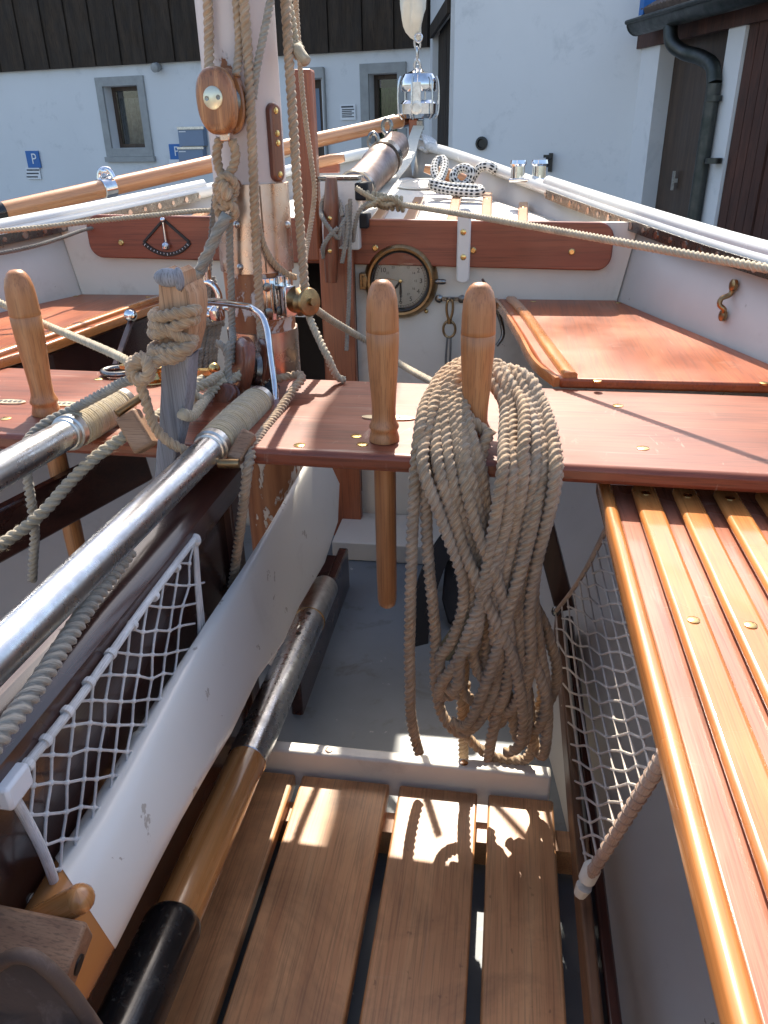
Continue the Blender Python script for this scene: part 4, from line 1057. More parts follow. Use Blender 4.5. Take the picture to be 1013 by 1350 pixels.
# ---- blocks
def block(name, label, c, ax_long, ax_face, L, Wd, T, mat, plate=True, strap=True, groups=None):
    """wooden pulley block: two cheeks, sheave, steel strap"""
    t = thing(name, label, 'pulley block', c, groups)
    a = V(ax_long).normalized(); f_ = V(ax_face); f_ = (f_ - a * f_.dot(a)).normalized(); s_ = a.cross(f_); c = V(c)
    def outline(k): return [(Wd / 2 * k * math.copysign(abs(cos(q)) ** .8, cos(q)), L / 2 * k * math.copysign(abs(sin(q)) ** .85, sin(q))) for q in [2 * pi * i / 40 for i in range(40)]]
    for sg in (1, -1):
        vs = []; lay = [(0.93, .0), (1.0, .12), (1.0, .55), (.95, .8), (.84, .95), (.66, 1.0)]
        for k, h in lay: vs += [c + f_ * sg * (T * .16 + T * .34 * h) + s_ * x + a * y for x, y in outline(k)]
        n = 40; fs = [tuple(range(n))[::-1], tuple(range(5 * n, 6 * n))]
        fs += [(i * n + j, i * n + (j + 1) % n, (i + 1) * n + (j + 1) % n, (i + 1) * n + j) for i in range(5) for j in range(n)]
        if sg < 0: fs = [f[::-1] for f in fs]
        b = MB(); b.add(vs, fs); ch = b.build('cheek', mat, t, ang=40)
        if plate and sg > 0:
            b = MB(); b.lathe([(Wd * .25, T * .49), (Wd * .25, T * .515), (Wd * .23, T * .53), (0, T * .53)], c + a * L * .04, f_, 28); pl_ = b.build('pin_plate', 'brassplate', ch)
            s = MB()
            for sx in (-1, 1): s.lathe([(Wd * .055, T * .531), (Wd * .055, T * .54), (Wd * .03, T * .536)], c + a * L * .04 + s_ * sx * Wd * .15, f_, 12)
            s.build('screw', 'darksteel', pl_)
            s = MB()
            for sx in (-1, 1):
                for sy in (-1, 1): s.lathe([(Wd * .04, T * .40), (Wd * .04, T * .475), (Wd * .02, T * .485)], c + a * L * .36 * sy + s_ * sx * Wd * .2, f_, 10)
            s.build('rivet', 'copper', ch)
    b = MB(); b.lathe([(L * .30, -T * .14), (L * .26, 0), (L * .30, T * .14)], c, f_, 28); b.build('sheave', 'darksteel', t)
    if strap:
        b = MB(); b.box(c - a * (L * .52), (Wd * .26, T * .4, L * .16)); b.build('becket', 'copper', t, bevel=.002)
    return t
yk = MY - MR - .032
cB = W(293, 134, yk); LB = (W(293, 90, yk) - W(293, 179, yk)).length; WB_ = (W(322, 134, yk) - W(264, 134, yk)).length * .9
block('halyard_block', 'striped wooden pulley block with round metal plate, hanging in front of the mast', cB, (-.05, .02, 1), (-.12, -1, 0), LB, WB_, .052, 'blockwood')
yk2 = 1.115
cB2 = W(331, 486, yk2)
block('foot_block', 'dark red wooden pulley block standing at the mast foot behind the wrapped tube', cB2, (.3, .0, 1), (-.75, -.6, .1), .096, .066, .05, 'redblock', False, False)
cB3 = W(290, 527, 1.06)
block('small_block', 'small red-brown wooden block lying on its side by the mast foot', cB3, (.9, .25, .55), (-.1, -1, .35), .064, .036, .032, 'redblock', False, False)
b = MB(); b.rope(WL([(352, 520, 1.08), (358, 512, 1.085), (362, 505, 1.09)]), .011, fuzz=0)
tag(b.build('whipping', 'blackmatt'), 'dark twisted seizing beside the red block at the mast foot', 'seizing')

# ---- white board blade with varnished root, and the oar beside it
bl = thing('board_blade', 'long white painted blade with varnished wooden root, lying beside the dark case', 'oar blade', W(130, 1230, .62))
b = MB()
BL_ = [(96, 1166), (140, 1090), (175, 1030), (215, 960), (250, 897), (290, 826), (330, 756), (360, 703), (385, 658), (410, 611), (424, 586)]
BR_ = [(166, 1272), (215, 1165), (250, 1092), (285, 1025), (312, 975), (345, 900), (377, 852), (397, 803), (430, 745), (447, 690), (449, 640)]
TH_ = [.075, .066, .058, .05, .043, .036, .03, .026, .023, .02, .018]
secs_ = []; n = 28
def sup(m_, u, v, p):
    return [m_ + u * math.copysign(abs(cos(q)) ** p, cos(q)) + v * math.copysign(abs(sin(q)) ** p, sin(q)) for q in [2 * pi * i / n for i in range(n)]]
for i, (l, r_, th) in enumerate(zip(BL_, BR_, TH_)):
    a = XX(l[0], l[1], -.328); c = W(r_[0], r_[1], a.y + .012 * i); m_ = (a + c) / 2; u = (c - a) / 2
    v = -m_.normalized(); v = (v - u * v.dot(u) / u.length_squared).normalized() * th / 2
    secs_.append(sup(m_ - v, u, v, .9 - .06 * min(i, 8)))
def loft(mb, secs_, n):
    o = len(mb.v); mb.v += [p for s in secs_ for p in s]
    for i in range(len(secs_) - 1):
        for j in range(n): mb.f.append([o + i * n + j, o + i * n + (j + 1) % n, o + (i + 1) * n + (j + 1) % n, o + (i + 1) * n + j])
    mb.f.append([o + j for j in range(n)]); mb.f.append([o + (len(secs_) - 1) * n + j for j in range(n)][::-1])
loft(b, secs_, n)
b.build('blade', 'blade', bl, ang=45)
b = MB()
R0 = secs_[0]; m0 = sum(R0, V()) / n; dr_ = (m0 - sum(secs_[1], V()) / n).normalized()
rs = [[m0 + (p - m0) * .985 for p in R0], [m0 + dr_ * .05 + (p - m0) * .97 for p in R0], [m0 + dr_ * .11 + (p - m0) * .93 for p in R0], [m0 + dr_ * .22 + (p - m0) * .9 for p in R0]]
loft(b, rs[::-1], n); rt = b.build('root', 'oarwood', bl, ang=45)
b = MB()
for off in (.058, .066):
    b.tube([m0 + dr_ * (off + .012) + (p - m0) * 1.02 for p in R0 + [R0[0]]], .0042, 10, .006, closed=True)
tag(b.build('white_lashing', 'netwhite'), 'doubled white cord ring round the varnished root of the blade', 'lashing')

oa = thing('oar', 'wooden oar with metal sleeve and black rubber grip, lying left of the floor boards', 'oar', W(190, 1290, .40))
zo = -.78
def axo(x, y, z): return Z(x, y, z)
oa0, oa1 = Z(174, 1340, -.735), Z(428, 775, -.80)
do = (oa1 - oa0).normalized(); Lo = (oa1 - oa0).length
def oat(x, y):
    # point on oar axis whose image is nearest the pixel
    best = None
    for k in range(201):
        p = oa0 + do * Lo * (k / 200 * 1.4 - .2); c = MC.transposed() @ p; u, v = CX + FPX * c.x / c.z, CY + FPX * c.y / c.z
        e = (u - x) ** 2 + (v - y) ** 2
        if best is None or e < best[0]: best = (e, k / 200 * 1.4 - .2)
    return best[1] * Lo
ro = .0265
sG, sW, sJ, sM, sE = oat(232, 1215), oat(320, 1003), oat(395, 850), oat(408, 818), oat(430, 775)
b = MB(); b.tube([oa0 + do * (sG - .01), oa0 + do * (sW + .01)], ro * .985, 32); b.build('shaft', 'oarwood', oa)
b = MB(); b.lathe([(ro * .7, -.30), (ro * 1.16, -.29), (ro * 1.18, sG - .012), (ro * 1.12, sG - .004), (ro * 1.0, sG)], oa0, do, 36)
b.lathe([(ro * 1.185, sG - .155), (ro * 1.2, sG - .153), (ro * 1.2, sG - .148), (ro * 1.185, sG - .146)], oa0, do, 36); b.build('grip', 'black', oa)
b = MB(); b.lathe([(ro * .99, sW), (ro * 1.03, sW + .001), (ro * 1.03, sM), (ro * .99, sM + .001)], oa0, do, 36); sv = b.build('metal_sleeve', 'steel', oa)
b = MB(); b.lathe([(ro * .96, sM + .001), (ro * 1.02, sM + .003), (ro * 1.02, sE - .004), (ro * .97, sE), (0, sE + .001)], oa0, do, 36); b.build('end_cap', 'alloy', oa)
side = do.cross(V((0, 0, 1))).normalized(); fac = (V((0, -.6, .8)) - do * V((0, -.6, .8)).dot(do)).normalized()
b = MB()
for s_, k in ((sJ - .01, .1), (sM - .02, .15), (sW + .06, -.85)):
    nn = (fac + side * k).normalized(); b.lathe([(.0045, 0), (.0045, .0006)], oa0 + do * s_ + nn * ro * 1.03, nn, 12)
b.build('hole', 'blackpaint', sv)
b = MB(); b.tube([oa0 + do * sM + (fac * cos(a) + side * sin(a)) * ro * 1.03 for a in [2 * pi * k / 28 for k in range(29)]], .0018, 8, closed=True)
b.tube([oa0 + do * sM + (fac * cos(a) + side * sin(a)) * ro * 1.03 for a in [-1.6, -1.2, -.8]] , .0018, 8)
b.build('wire', 'bronze', oa)

# ---- bottom left: raw wood cleat blocks and leather pad
b = MB(); a, c = W(-30, 1235, .335), W(106, 1262, .34); b.bar(a, c, .042, .036, (0, -.35, 1)); cb_ = b.build('wooden_cleat_block', 'blockrough', None, bevel=.003)
tag(cb_, 'raw wooden block with a drilled end, in the lower left corner', 'wood block')
b = MB(); b.lathe([(.0075, -.001), (.0075, .0006)], c + V((.0006, -.004, -.003)), c - a, 16); b.build('hole', 'blackpaint', cb_)
b = MB(); b.tube(WL([(8, 1236, .36), (55, 1212, .364), (104, 1186, .368)]), [.0110, .0120, .0120], 20, .006); b.ball(W(105, 1185.5, .368), .0120, 18)
tag(b.build('wooden_peg', 'oarwood'), 'short rounded wooden peg resting across the varnished root of the blade', 'peg')
b = MB(); b.ball(W(50, 1194, .39), .012, 12, (1, .8, 1)); b.ball(W(62, 1188, .39), .009, 12); 
tag(b.build('white_stopper', 'canvas'), 'small frayed white stopper knot beside the wooden peg', 'knot')
lp_ = thing('leather_pad', 'worn brown leather flap with pale rounded rim, at the bottom left corner', 'leather pad', W(30, 1330, .26))
out = [(-40, 1320), (-20, 1290), (0, 1270), (22, 1260), (42, 1262), (62, 1276), (85, 1300), (108, 1330), (126, 1362), (132, 1400), (60, 1430), (-50, 1420)]
b = MB(); b.prism([W(x, y, .285 if y < 1380 else .25) for x, y in out], V((.0, .012, -.02))); b.build('pad', 'leather', lp_, bevel=.004)
b = MB(); b.tube([W(x, y, .284) for x, y in out[:10]], .0052, 12, .006); b.build('rim', 'leather', lp_)

# ---- wooden spar along the port side to the bow, chrome fittings
sp0, sp1 = W(-6, 281, 2.0), W(540, 157, 3.42)
sp = thing('wooden_spar', 'long varnished spar with black end, running along the port side to the bow', 'spar', sp0)
ds = (sp1 - sp0); 
b = MB(); b.tube([sp0 + ds * .012, sp0 + ds * .5, sp1], [.0245, .026, .024], 24); b.build('pole', 'sparwood', sp)
b = MB(); b.tube([sp0 - ds * .2, sp0 + ds * .0125], [.0262, .0262], 24); b.build('black_end', 'black', sp)
b = MB(); b.tube([sp1 - ds * .035, sp1 + ds * .01], .0275, 24); b.build('end_ferrule', 'chrome', sp)
q = sp0 + ds * .19
for _ in range(2):
    pass
def spt(x):
    best = min(((k / 400) for k in range(401)), key=lambda k: abs((lambda c: CX + FPX * c.x / c.z)(MC.transposed() @ (sp0 + ds * k)) - x)); return sp0 + ds * best
q = spt(141); b = MB(); dn = ds.normalized(); b.lathe([(.0268, -.02), (.029, -.018), (.029, .018), (.0268, .02)], q, dn, 24); b.tube([q + V((-.02, 0, .024)), q + V((-.012, 0, .046)), q + V((.014, 0, .048)), q + V((.026, 0, .026))], .0075, 10, .004); b.ball(q + V((.0, 0, .044)), .012, 12); b.build('clamp', 'chrome', sp)

# ---- bow: furling drum, furled sail, strap, roller tube
qd = W(552, 128, 3.36); kx = (W(580, 128, 3.36) - W(524, 128, 3.36)).x / 56
fd = thing('furling_drum', 'shiny chrome furling drum hanging above the bow under the furled sail', 'furling drum', qd - UP * .1)
R_ = 24 * kx
b = MB(); b.lathe([(R_ * .2, 5 * kx), (R_ * .92, 6 * kx), (R_, 9 * kx), (R_ * .98, 18 * kx), (R_ * .8, 26 * kx), (R_ * .35, 30 * kx), (R_ * .2, 33 * kx)], qd, UP, 36); b.build('upper_drum', 'chrome', fd)
b = MB(); b.lathe([(R_ * .3, -26 * kx), (R_ * .8, -25 * kx), (R_ * .98, -20 * kx), (R_, -8 * kx), (R_ * .85, -4 * kx), (R_ * .2, -3 * kx)], qd, UP, 36); b.build('lower_drum', 'chrome', fd)
b = MB()
for k in range(6):
    a = 2 * pi * k / 6 + .3; d_ = V((cos(a), sin(a), 0)) * R_ * 1.08
    b.tube([qd + d_ * .9 + UP * 24 * kx, qd + d_ + UP * 18 * kx, qd + d_ - UP * 20 * kx, qd + d_ * .85 - UP * 26 * kx], .0035, 8, .01)
b.build('cage_bar', 'steel', fd)
b = MB(); qf = qd + V((0, -R_ * 1.02, -13 * kx)); b.lathe([(8 * kx, 0), (8 * kx, .006), (5 * kx, .007), (5 * kx, .002), (2.5 * kx, .002)], qf, (0, -1, 0), 20); b.box(qd + V((0, -R_ * .9, 4 * kx)), (11 * kx, .02, 24 * kx)); b.build('front_lug', 'alloy', fd)
b = MB(); b.box(qd - UP * 33 * kx, (14 * kx, .05, 12 * kx)); b.tube([qd - UP * 30 * kx, qd - UP * 48 * kx], .016, 14); b.build('swivel', 'darksteel', fd, bevel=.003)
# toggle and shackle up to the sail
sh_ = thing('shackle', 'small steel shackle and toggle joining the furled sail to the chrome drum', 'shackle', W(551, 90, 3.34))
b = MB()
for y0, y1, fl in ((97, 78, 0), (84, 62, 1), (66, 47, 0)):
    a, c = W(551, y0, 3.35), W(550, y1, 3.34); m_ = (a + c) / 2; hl = (c - a).length / 2; wx = .011
    ax_ = V((1, 0, 0)) if not fl else V((0, 1, 0))
    b.tube([m_ + ax_ * wx * cos(t_) + (c - a).normalized() * hl * sin(t_) for t_ in [2 * pi * k / 20 for k in range(21)]], .0045, 8, closed=True)
b.build('link', 'steel', sh_)
sa = thing('furled_sail', 'furled off-white canvas sail hanging at top centre above the chrome drum', 'sail', W(549, 60, 3.33))
ptop = V((W(547, 0, 3.2).x, 2.9, 1.9)); pbot = W(552, 52, 3.33)
b = MB(); path = catmull([pbot, W(546, 35, 3.31), W(546, 5, 3.27), V((-.385, 3.0, 1.5)), V((-.388, 2.4, 3.1))], .02)
def sshape(i, L):
    t = min(1, L / .10); r = .010 + .034 * t ** .7
    return [(r * (1 + .2 * sin(3 * q + L * 14) + .14 * sin(6 * q - L * 22) + .1 * mnoise.noise(V((q * 2, L * 30, 3)))) * cos(q), r * (1 + .16 * sin(3 * q + L * 14) + .08 * mnoise.noise(V((q, L * 20, 0)))) * sin(q)) for q in [2 * pi * k / 24 for k in range(24)]]
b.ring(path, sshape); b.build('canvas', 'canvas', sa, ang=60)
b = MB(); q = W(552, 50, 3.28); b.tube([q + V((.013 * cos(k * pi / 10), 0, .013 * sin(k * pi / 10))) for k in range(21)], .004, 8, closed=True); b.build('cringle', 'steel', sa)
# fore block stem head, red-brown, below drum
b = MB(); b.box(W(546, 176, 3.36), (.035, .05, .10)); tag(b.build('stem_head', 'mahog_z', None, bevel=.004), 'short red-brown stem head under the chrome drum at the bow', 'stem post')
# webbing strap
ws = [(552, 166, 3.33), (546, 182, 3.25), (541, 200, 3.05), (533, 216, 2.85), (520, 232, 2.6), (508, 246, 2.35), (497, 262, 2.1)]
b = MB(); path = catmull(WL(ws), .03); b.ring(path, lambda i, L: [(-.0015, -.021), (-.0015, .021), (.0015, .021), (.0015, -.021)], up=(0, -.3, 1)); tag(b.build('webbing_strap', 'webbing'), 'cream webbing strap running from the bow down over the foredeck', 'strap')
# tapered metal tube on foredeck
ca, ce = W(468, 254, 2.12), W(526, 188, 2.62)
wt = thing('metal_barrel', 'tapered dull metal tube lying along the foredeck ahead of the samson post', 'metal tube', ca)
dc = (ce - ca); Lc = dc.length; dn = dc.normalized()
b = MB(); b.lathe([(.046, 0), (.052, .006), (.052, .03), (.047, .036), (.046, Lc * .45), (.05, Lc * .46), (.05, Lc * .56), (.043, Lc * .57), (.040, Lc * .85), (.044, Lc * .9), (.03, Lc)], ca, dn, 32); b.build('barrel', 'dullbarrel', wt)
b = MB(); b.lathe([(.0535, .004), (.0535, .018)], ca, dn, 32); b.lathe([(.052, Lc * .6), (.052, Lc * .66)], ca, dn, 32); b.build('clamp_band', 'darksteel', wt)
b = MB()
for f_ in (.62, .95): 
    q = ca + dn * Lc * f_ + UP * .05 + V((-.03, 0, 0)); b.tube([q + V((.014 * cos(k * pi / 8), 0, .02 * sin(k * pi / 8))) for k in range(17)], .006, 8, closed=True); b.tube([q - UP * .02, q - UP * .05], .007, 8)
b.build('eye_bolt', 'darksteel', wt)
b = MB(); b.tube([W(360, 209, 2.9), W(415, 190, 3.0), W(470, 170, 3.2), W(520, 155, 3.36)], .012, 10, .03); tag(b.build('white_hose', 'whitegloss'), 'thin white line stretching from the port bow rail up to the chrome drum', 'line')
# white mop of cord beside stem
b = MB()
for k in range(5): b.tube([W(556 + 3 * k, 178 + k, 3.3), W(562 + 3 * k, 190, 3.25), W(566 - k, 200, 3.25), W(553 + k, 195, 3.22)], .006, 8, .01)
tag(b.build('tangled_cord', 'netwhite'), 'small tangle of white cord at the bow right of the strap', 'cord')
# bow deck eyes / cleats of wood on bulwark
for (x0, y0), (x1, y1), Y, lab in (((560, 222), (622, 240), 2.75, 'wooden cleat holding the black-flecked rope on the starboard bow rail'), ((408, 218), (454, 208), 2.75, 'varnished wooden cleat on the port bow rail behind the samson post')):
    t = thing('wooden_cleat', lab, 'cleat', W((x0 + x1) / 2, (y0 + y1) / 2, Y))
    b = MB(); b.tube(WL([(x0, y0, Y), ((x0 + x1) / 2, (y0 + y1) / 2 - 1, Y), (x1, y1, Y)]), [.012, .018, .018, .018, .012], 14, .02); b.build('horn', 'sparwood', t)
    b = MB(); q = W((x0 + x1) / 2, (y0 + y1) / 2, Y); b.box(q - UP * .02 + V((0, .01, 0)), (.08, .03, .03)); b.build('base', 'mahog_b', t, bevel=.003)
# chrome bollard on starboard rail
q = W(697, 228, 2.42); bo = thing('bollard', 'small double chrome mooring bollard on the starboard rail', 'bollard', q)
b = MB(); b.box(q - UP * .018, (.11, .05, .01)); b.build('base', 'chrome', bo, bevel=.003)
b = MB(); 
for sx in (-.03, .03): b.lathe([(.020, -.015), (.019, .018), (.024, .024), (.022, .034), (.004, .037)], q + V((sx, 0, 0)), UP, 18)
b.build('post', 'chrome', bo)
# coiled strap object behind rope coil, on the bilge floor
du = thing('strap_bundle', 'dark grey frame with olive webbing strap on the floor behind the coil', 'frame', W(575, 860, 1.25))
b = MB(); fr_ = [(600, 700, 1.55), (575, 740, 1.45), (556, 800, 1.36), (550, 850, 1.30), (555, 876, 1.27), (575, 880, 1.26), (600, 850, 1.30)]
b.ring(catmull(WL(fr_), .02), lambda i, L: [(-.008, -.022), (-.008, .022), (.008, .022), (.008, -.022)], up=(.3, -.6, .7)); b.build('frame', 'blackmatt', du)
b = MB(); b.prism(WL([(585, 735, 1.50), (612, 700, 1.55), (622, 760, 1.46), (612, 812, 1.38), (590, 830, 1.35), (580, 790, 1.40)]), V((.05, .06, -.02))); b.build('pouch', 'blackmatt', du, bevel=.01)
b = MB(); b.ring(catmull(WL([(580, 868, 1.255), (592, 852, 1.27), (608, 828, 1.30), (622, 806, 1.32)]), .01), lambda i, L: [(-.002, -.017), (-.002, .017), (.002, .017), (.002, -.017)], up=(0, -.7, .7)); b.build('strap', 'olive', du)

# ================================================================== ROPES
EL, AZ = radians(46), radians(-5.5)
sdir_ = V((sin(AZ) * cos(EL), cos(AZ) * cos(EL), sin(EL)))
def caster(sx, sy, l0, l1):
    """point that throws its shadow at pixel (sx, sy) of the thwart and is seen on the pixel line l0-l1"""
    S0_ = Z(sx, sy, ZT); n_l = ray(*l0).cross(ray(*l1)); return S0_ - sdir_ * (S0_.dot(n_l) / sdir_.dot(n_l))
def rope_obj(name, pts, R, mat, label, cat='rope', fuzz=450, group=None, parent=None, pitch=None, wob=.0, more=(), n=12, hl=1.0):
    b = MB(); b.rope([W(*p) if len(p) == 3 and not isinstance(p, V) else p for p in pts], R, pitch, fuzz=fuzz, wob=wob, n=n, hl=hl)
    for q in more: b.rope([W(*p) if not isinstance(p, V) else p for p in q], R, pitch, fuzz=fuzz, wob=wob, n=n, hl=hl)
    o = b.build(name, mat, parent, ang=180)
    if not parent: tag(o, label, cat, group)
    return o
def X3(x, y, Y): return W(x, y, Y)
YM = MY - MR - .010
# halyards in front of the mast
rope_obj('halyard', [V((W(268, 0, YM).x - .06, YM, 1.2)), (268, -60, YM), (274, 0, YM), (276, 60, YM), (276, 100, YM - .015)], .0075, 'rope', 'thick tan rope running up the left face of the mast from the striped block')
rope_obj('halyard', [V((W(305, 0, YM).x, YM, 1.2)), (306, -60, YM), (312, 0, YM), (316, 60, YM), (312, 100, YM - .015)], .0068, 'rope', 'tan rope running up the middle of the mast from the striped block')
rope_obj('halyard', [V((W(308, 0, YM).x + .02, YM - .004, 1.2)), (318, -60, YM - .004), (322, 0, YM - .004), (327, 70, YM - .006), (331, 150, YM - .008), (334, 220, YM - .008), (337, 300, YM - .008), (340, 360, YM - .006), (344, 430, YM - .004), (346, 452, 1.13)], .0076, 'rope', 'thick tan rope running down the whole mast face to the red block')
rope_obj('halyard', [V((W(370, 0, YM).x + .02, YM + .01, 1.2)), (362, -40, YM + .01), (357, 0, YM + .008), (347, 50, YM), (338, 95, YM - .003), (334, 130, YM)], .006, 'ropegrey', 'slimmer greyish rope slanting down across the top of the mast face')
rope_obj('halyard', [V((W(366, 0, 1.2).x - .02, 1.25, 1.2)), (370, -40, 1.22), (376, 0, 1.215), (382, 90, 1.205), (388, 180, 1.20), (393, 260, 1.195), (399, 340, 1.19), (403, 392, 1.185)], .0076, 'rope', 'thick tan rope just right of the mast, running to the bracket sheave')
b = MB(); b.rope(WL([(380, 0, 1.24), (386, 30, 1.24), (391, 62, 1.235), (394, 78, 1.235)]), .006, fuzz=500); 
b.rope(WL([(388, 55, 1.235), (381, 62, 1.23), (388, 70, 1.22), (397, 64, 1.23), (390, 56, 1.235), (384, 66, 1.22), (394, 74, 1.22), (403, 82, 1.215)]), .0055, fuzz=500)
b.tube(WL([(391, 62, 1.215), (397, 72, 1.21), (404, 82, 1.205)]), .0078, 10, .006)
tag(b.build('rope_end', 'ropelight', ang=180), 'pale knotted rope end with a cut tip, high up right of the mast', 'rope')
rope_obj('flag_line', [V((W(392, 0, 1.6).x, 1.62, 1.2)), (394, 60, 1.6), (403, 158, 1.6), (411, 215, 1.6), (415, 250, 1.58), (411, 290, 1.55), (404, 330, 1.5), (400, 365, 1.4), (397, 392, 1.25)], .0055, 'rope', 'slim frayed line curving down right of the tall red guide post')
# becket knots under the striped block
kb = MB(); y0k = MY - MR - .03
kb.rope(WL([(290, 182, y0k), (286, 200, y0k), (289, 222, y0k), (297, 238, y0k - .006), (303, 250, y0k - .008), (299, 262, y0k - .004), (289, 258, y0k), (287, 244, y0k - .008), (297, 232, y0k - .014), (309, 240, y0k - .006), (309, 256, y0k), (302, 270, y0k - .01), (291, 274, y0k - .008)]), .0072, fuzz=400)
kb.rope(WL([(306, 184, y0k), (311, 202, y0k), (307, 222, y0k), (297, 236, y0k - .01), (290, 250, y0k - .012), (294, 266, y0k - .01), (306, 270, y0k - .012), (310, 282, y0k - .006), (300, 288, y0k - .004), (290, 282, y0k - .0), (286, 268, y0k - .002), (289, 252, y0k + .004)]), .0074, fuzz=400)
kb.rope(WL([(302, 262, y0k - .015), (296, 250, y0k - .018), (293, 240, y0k - .016)]), .009, fuzz=300)
tag(kb.build('becket_knot', 'rope', ang=180), 'big knots of tan rope tied below the striped wooden block', 'knot')
b = MB(); pts = catmull(WL([(300, 284, y0k - .012), (290, 300, y0k - .02), (280, 322, y0k - .022), (270, 343, y0k - .024), (262, 360, y0k - .026)]), .004)
b.rope(pts, .0098, .07, fuzz=500); b.tube([pts[-2], pts[-1], pts[-1] + (pts[-1] - pts[-3])], .0088, 10)
tag(b.build('rope_tail', 'ropegrey', ang=180), 'thick stiff greyish rope tail hanging down left of the mast sleeve', 'rope')
rope_obj('thin_halyard', [(303, 285, YM - .012), (303, 330, YM - .008), (305, 380, YM - .006), (306, 430, YM - .006), (307, 450, 1.12), (304, 480, 1.10)], .0062, 'ropegrey', 'greyish rope hanging straight down the left front of the mast to its foot')
rope_obj('sleeve_line', [(340, 290, YM), (346, 318, YM), (355, 338, YM + .006), (366, 352, YM + .016), (380, 362, YM + .03), (390, 366, YM + .04)], .0055, 'rope', 'slim rope curving across the copper mast sleeve towards the bracket')
# lines from the bracket
rope_obj('downhaul', [(404, 402, 1.19), (409, 420, 1.18), (420, 445, 1.16), (432, 470, 1.14), (446, 498, 1.155), (455, 501, 1.16)], .0064, 'ropelight', 'pale rope slanting from the mast bracket down to the thwart edge')
rope_obj('downhaul', [(408, 402, 1.20), (440, 424, 1.32), (487, 452, 1.45), (525, 478, 1.42), (560, 498, 1.30), (580, 508, 1.22)], .0068, 'ropelight', 'pale rope stretching from the mast bracket behind the two pins to the big coil')
# hanging bundle port side of the mast
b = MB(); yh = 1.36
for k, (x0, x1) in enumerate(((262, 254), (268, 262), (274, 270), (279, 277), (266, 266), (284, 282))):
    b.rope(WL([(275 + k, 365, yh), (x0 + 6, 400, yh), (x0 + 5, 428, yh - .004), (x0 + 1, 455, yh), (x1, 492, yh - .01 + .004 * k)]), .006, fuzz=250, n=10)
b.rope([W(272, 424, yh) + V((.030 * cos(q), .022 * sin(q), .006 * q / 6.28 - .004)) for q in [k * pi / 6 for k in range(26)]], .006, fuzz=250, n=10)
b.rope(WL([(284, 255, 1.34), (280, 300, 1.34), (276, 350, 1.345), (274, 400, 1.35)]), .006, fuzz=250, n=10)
tag(b.build('halyard_hank', 'ropedark', ang=180), 'shaded hank of rope hanging left of the mast behind the chrome shackle', 'rope hank')  # the hank's shade is put into its dark rope colour
# foot lashings on thwart
rope_obj('mast_lashing', [(345, 505, 1.10), (365, 500, 1.11), (383, 496, 1.12), (395, 494, 1.115), (398, 500, 1.10), (390, 510, 1.08), (380, 524, 1.05), (366, 545, 1.0), (350, 566, .94), (336, 588, .885), (328, 612, .855), (324, 640, .855), (318, 690, .87), (311, 740, .885), (304, 790, .90)], .0072, 'rope', 'tan rope round the mast foot, hanging over the thwart edge')
rope_obj('knotted_line', [(241, 546, .835), (252, 548, .87), (262, 538, .93), (275, 522, 1.03), (290, 506, 1.06), (310, 498, 1.08), (322, 492, 1.09)], .0078, 'ropelight', 'pale rope from the hole in the weathered shaft to the small red-brown block', more=[[(244, 530, .90), (250, 524, .95), (248, 515, .98), (258, 512, 1.0), (272, 506, 1.02), (286, 497, 1.06), (302, 492, 1.09)], [(246, 512, .98), (256, 520, .97), (264, 530, .975), (256, 540, .965)]])
rope_obj('block_becket', [(303, 452, 1.095), (301, 470, 1.08), (302, 500, 1.07), (306, 518, 1.06)], .006, 'ropegrey', 'short worn rope end with frayed tip beside the dark red block', more=[[(285, 452, 1.09), (294, 456, 1.09), (300, 468, 1.085)]], fuzz=900)
# wraps and knot at the weathered upright
b = MB(); yw = YU - .020; yb2 = YU + .055
def wrap(y0, y1, xl, xr, bulge=0):
    return WL([(xr, y0 - 2, yb2 - .02), (xr + 3, y0, YU + .01), (xr - 6, y0 + 3, yw), ((xl + xr) / 2, (y0 + y1) / 2 + 1, yw - .004), (xl + 4, y1, yw), (xl - 3, y1 - 2, YU + .01), (xl + 2, y1 - 6, yb2 - .02)])
for y0, y1, xl, xr in ((408, 418, 206, 256), (420, 440, 205, 254), (446, 430, 206, 252), (452, 462, 205, 250)): b.rope(wrap(y0, y1, xl, xr), .0076, fuzz=420)
b.rope(WL([(254, 446, YU), (248, 458, yw - .006), (226, 466, yw - .012), (205, 466, yw - .012), (190, 476, yw - .018), (178, 488, yw - .02), (184, 500, yw - .026), (196, 492, yw - .03), (194, 476, yw - .024), (180, 474, yw - .016), (172, 486, yw - .012), (180, 500, yw - .018)]), .0078, fuzz=420)
b.rope(WL([(252, 456, yw), (232, 472, yw - .012), (212, 474, yw - .016), (200, 482, yw - .022), (196, 496, yw - .022), (184, 502, yw - .02), (174, 494, yw - .018), (178, 478, yw - .022), (190, 470, yw - .022)]), .0078, fuzz=420)
tag(b.build('upright_hitch', 'rope', ang=180), 'several turns and a bulky knot of tan rope round the weathered upright', 'knot')
rope_obj('pin_line', [(-10, 394, 1.05), (0, 399, 1.045), (60, 428, 1.0), (110, 449, .93), (168, 476, .835), (178, 484, .825)], .0058, 'ropelight', 'slim pale rope passing behind the port pin to the upright')
rope_obj('tube_line', [(180, 500, .822), (165, 503, .83), (140, 516, .85), (95, 540, .86), (60, 558, .84), (42, 574, .825), (33, 592, .80), (35, 620, .79), (41, 660, .79), (46, 700, .79), (44, 740, .79), (43, 765, .79)], .0066, 'ropegrey', 'greyish rope lying along the hemp wrapped left tube and then hanging straight down')
rope_obj('shaft_line', [(182, 500, .822), (190, 520, .82), (197, 545, .82), (206, 565, .82), (222, 582, .818), (240, 592, .82), (258, 600, .835)], .0068, 'rope', 'tan rope curving from the knot down across the foot of the weathered shaft')
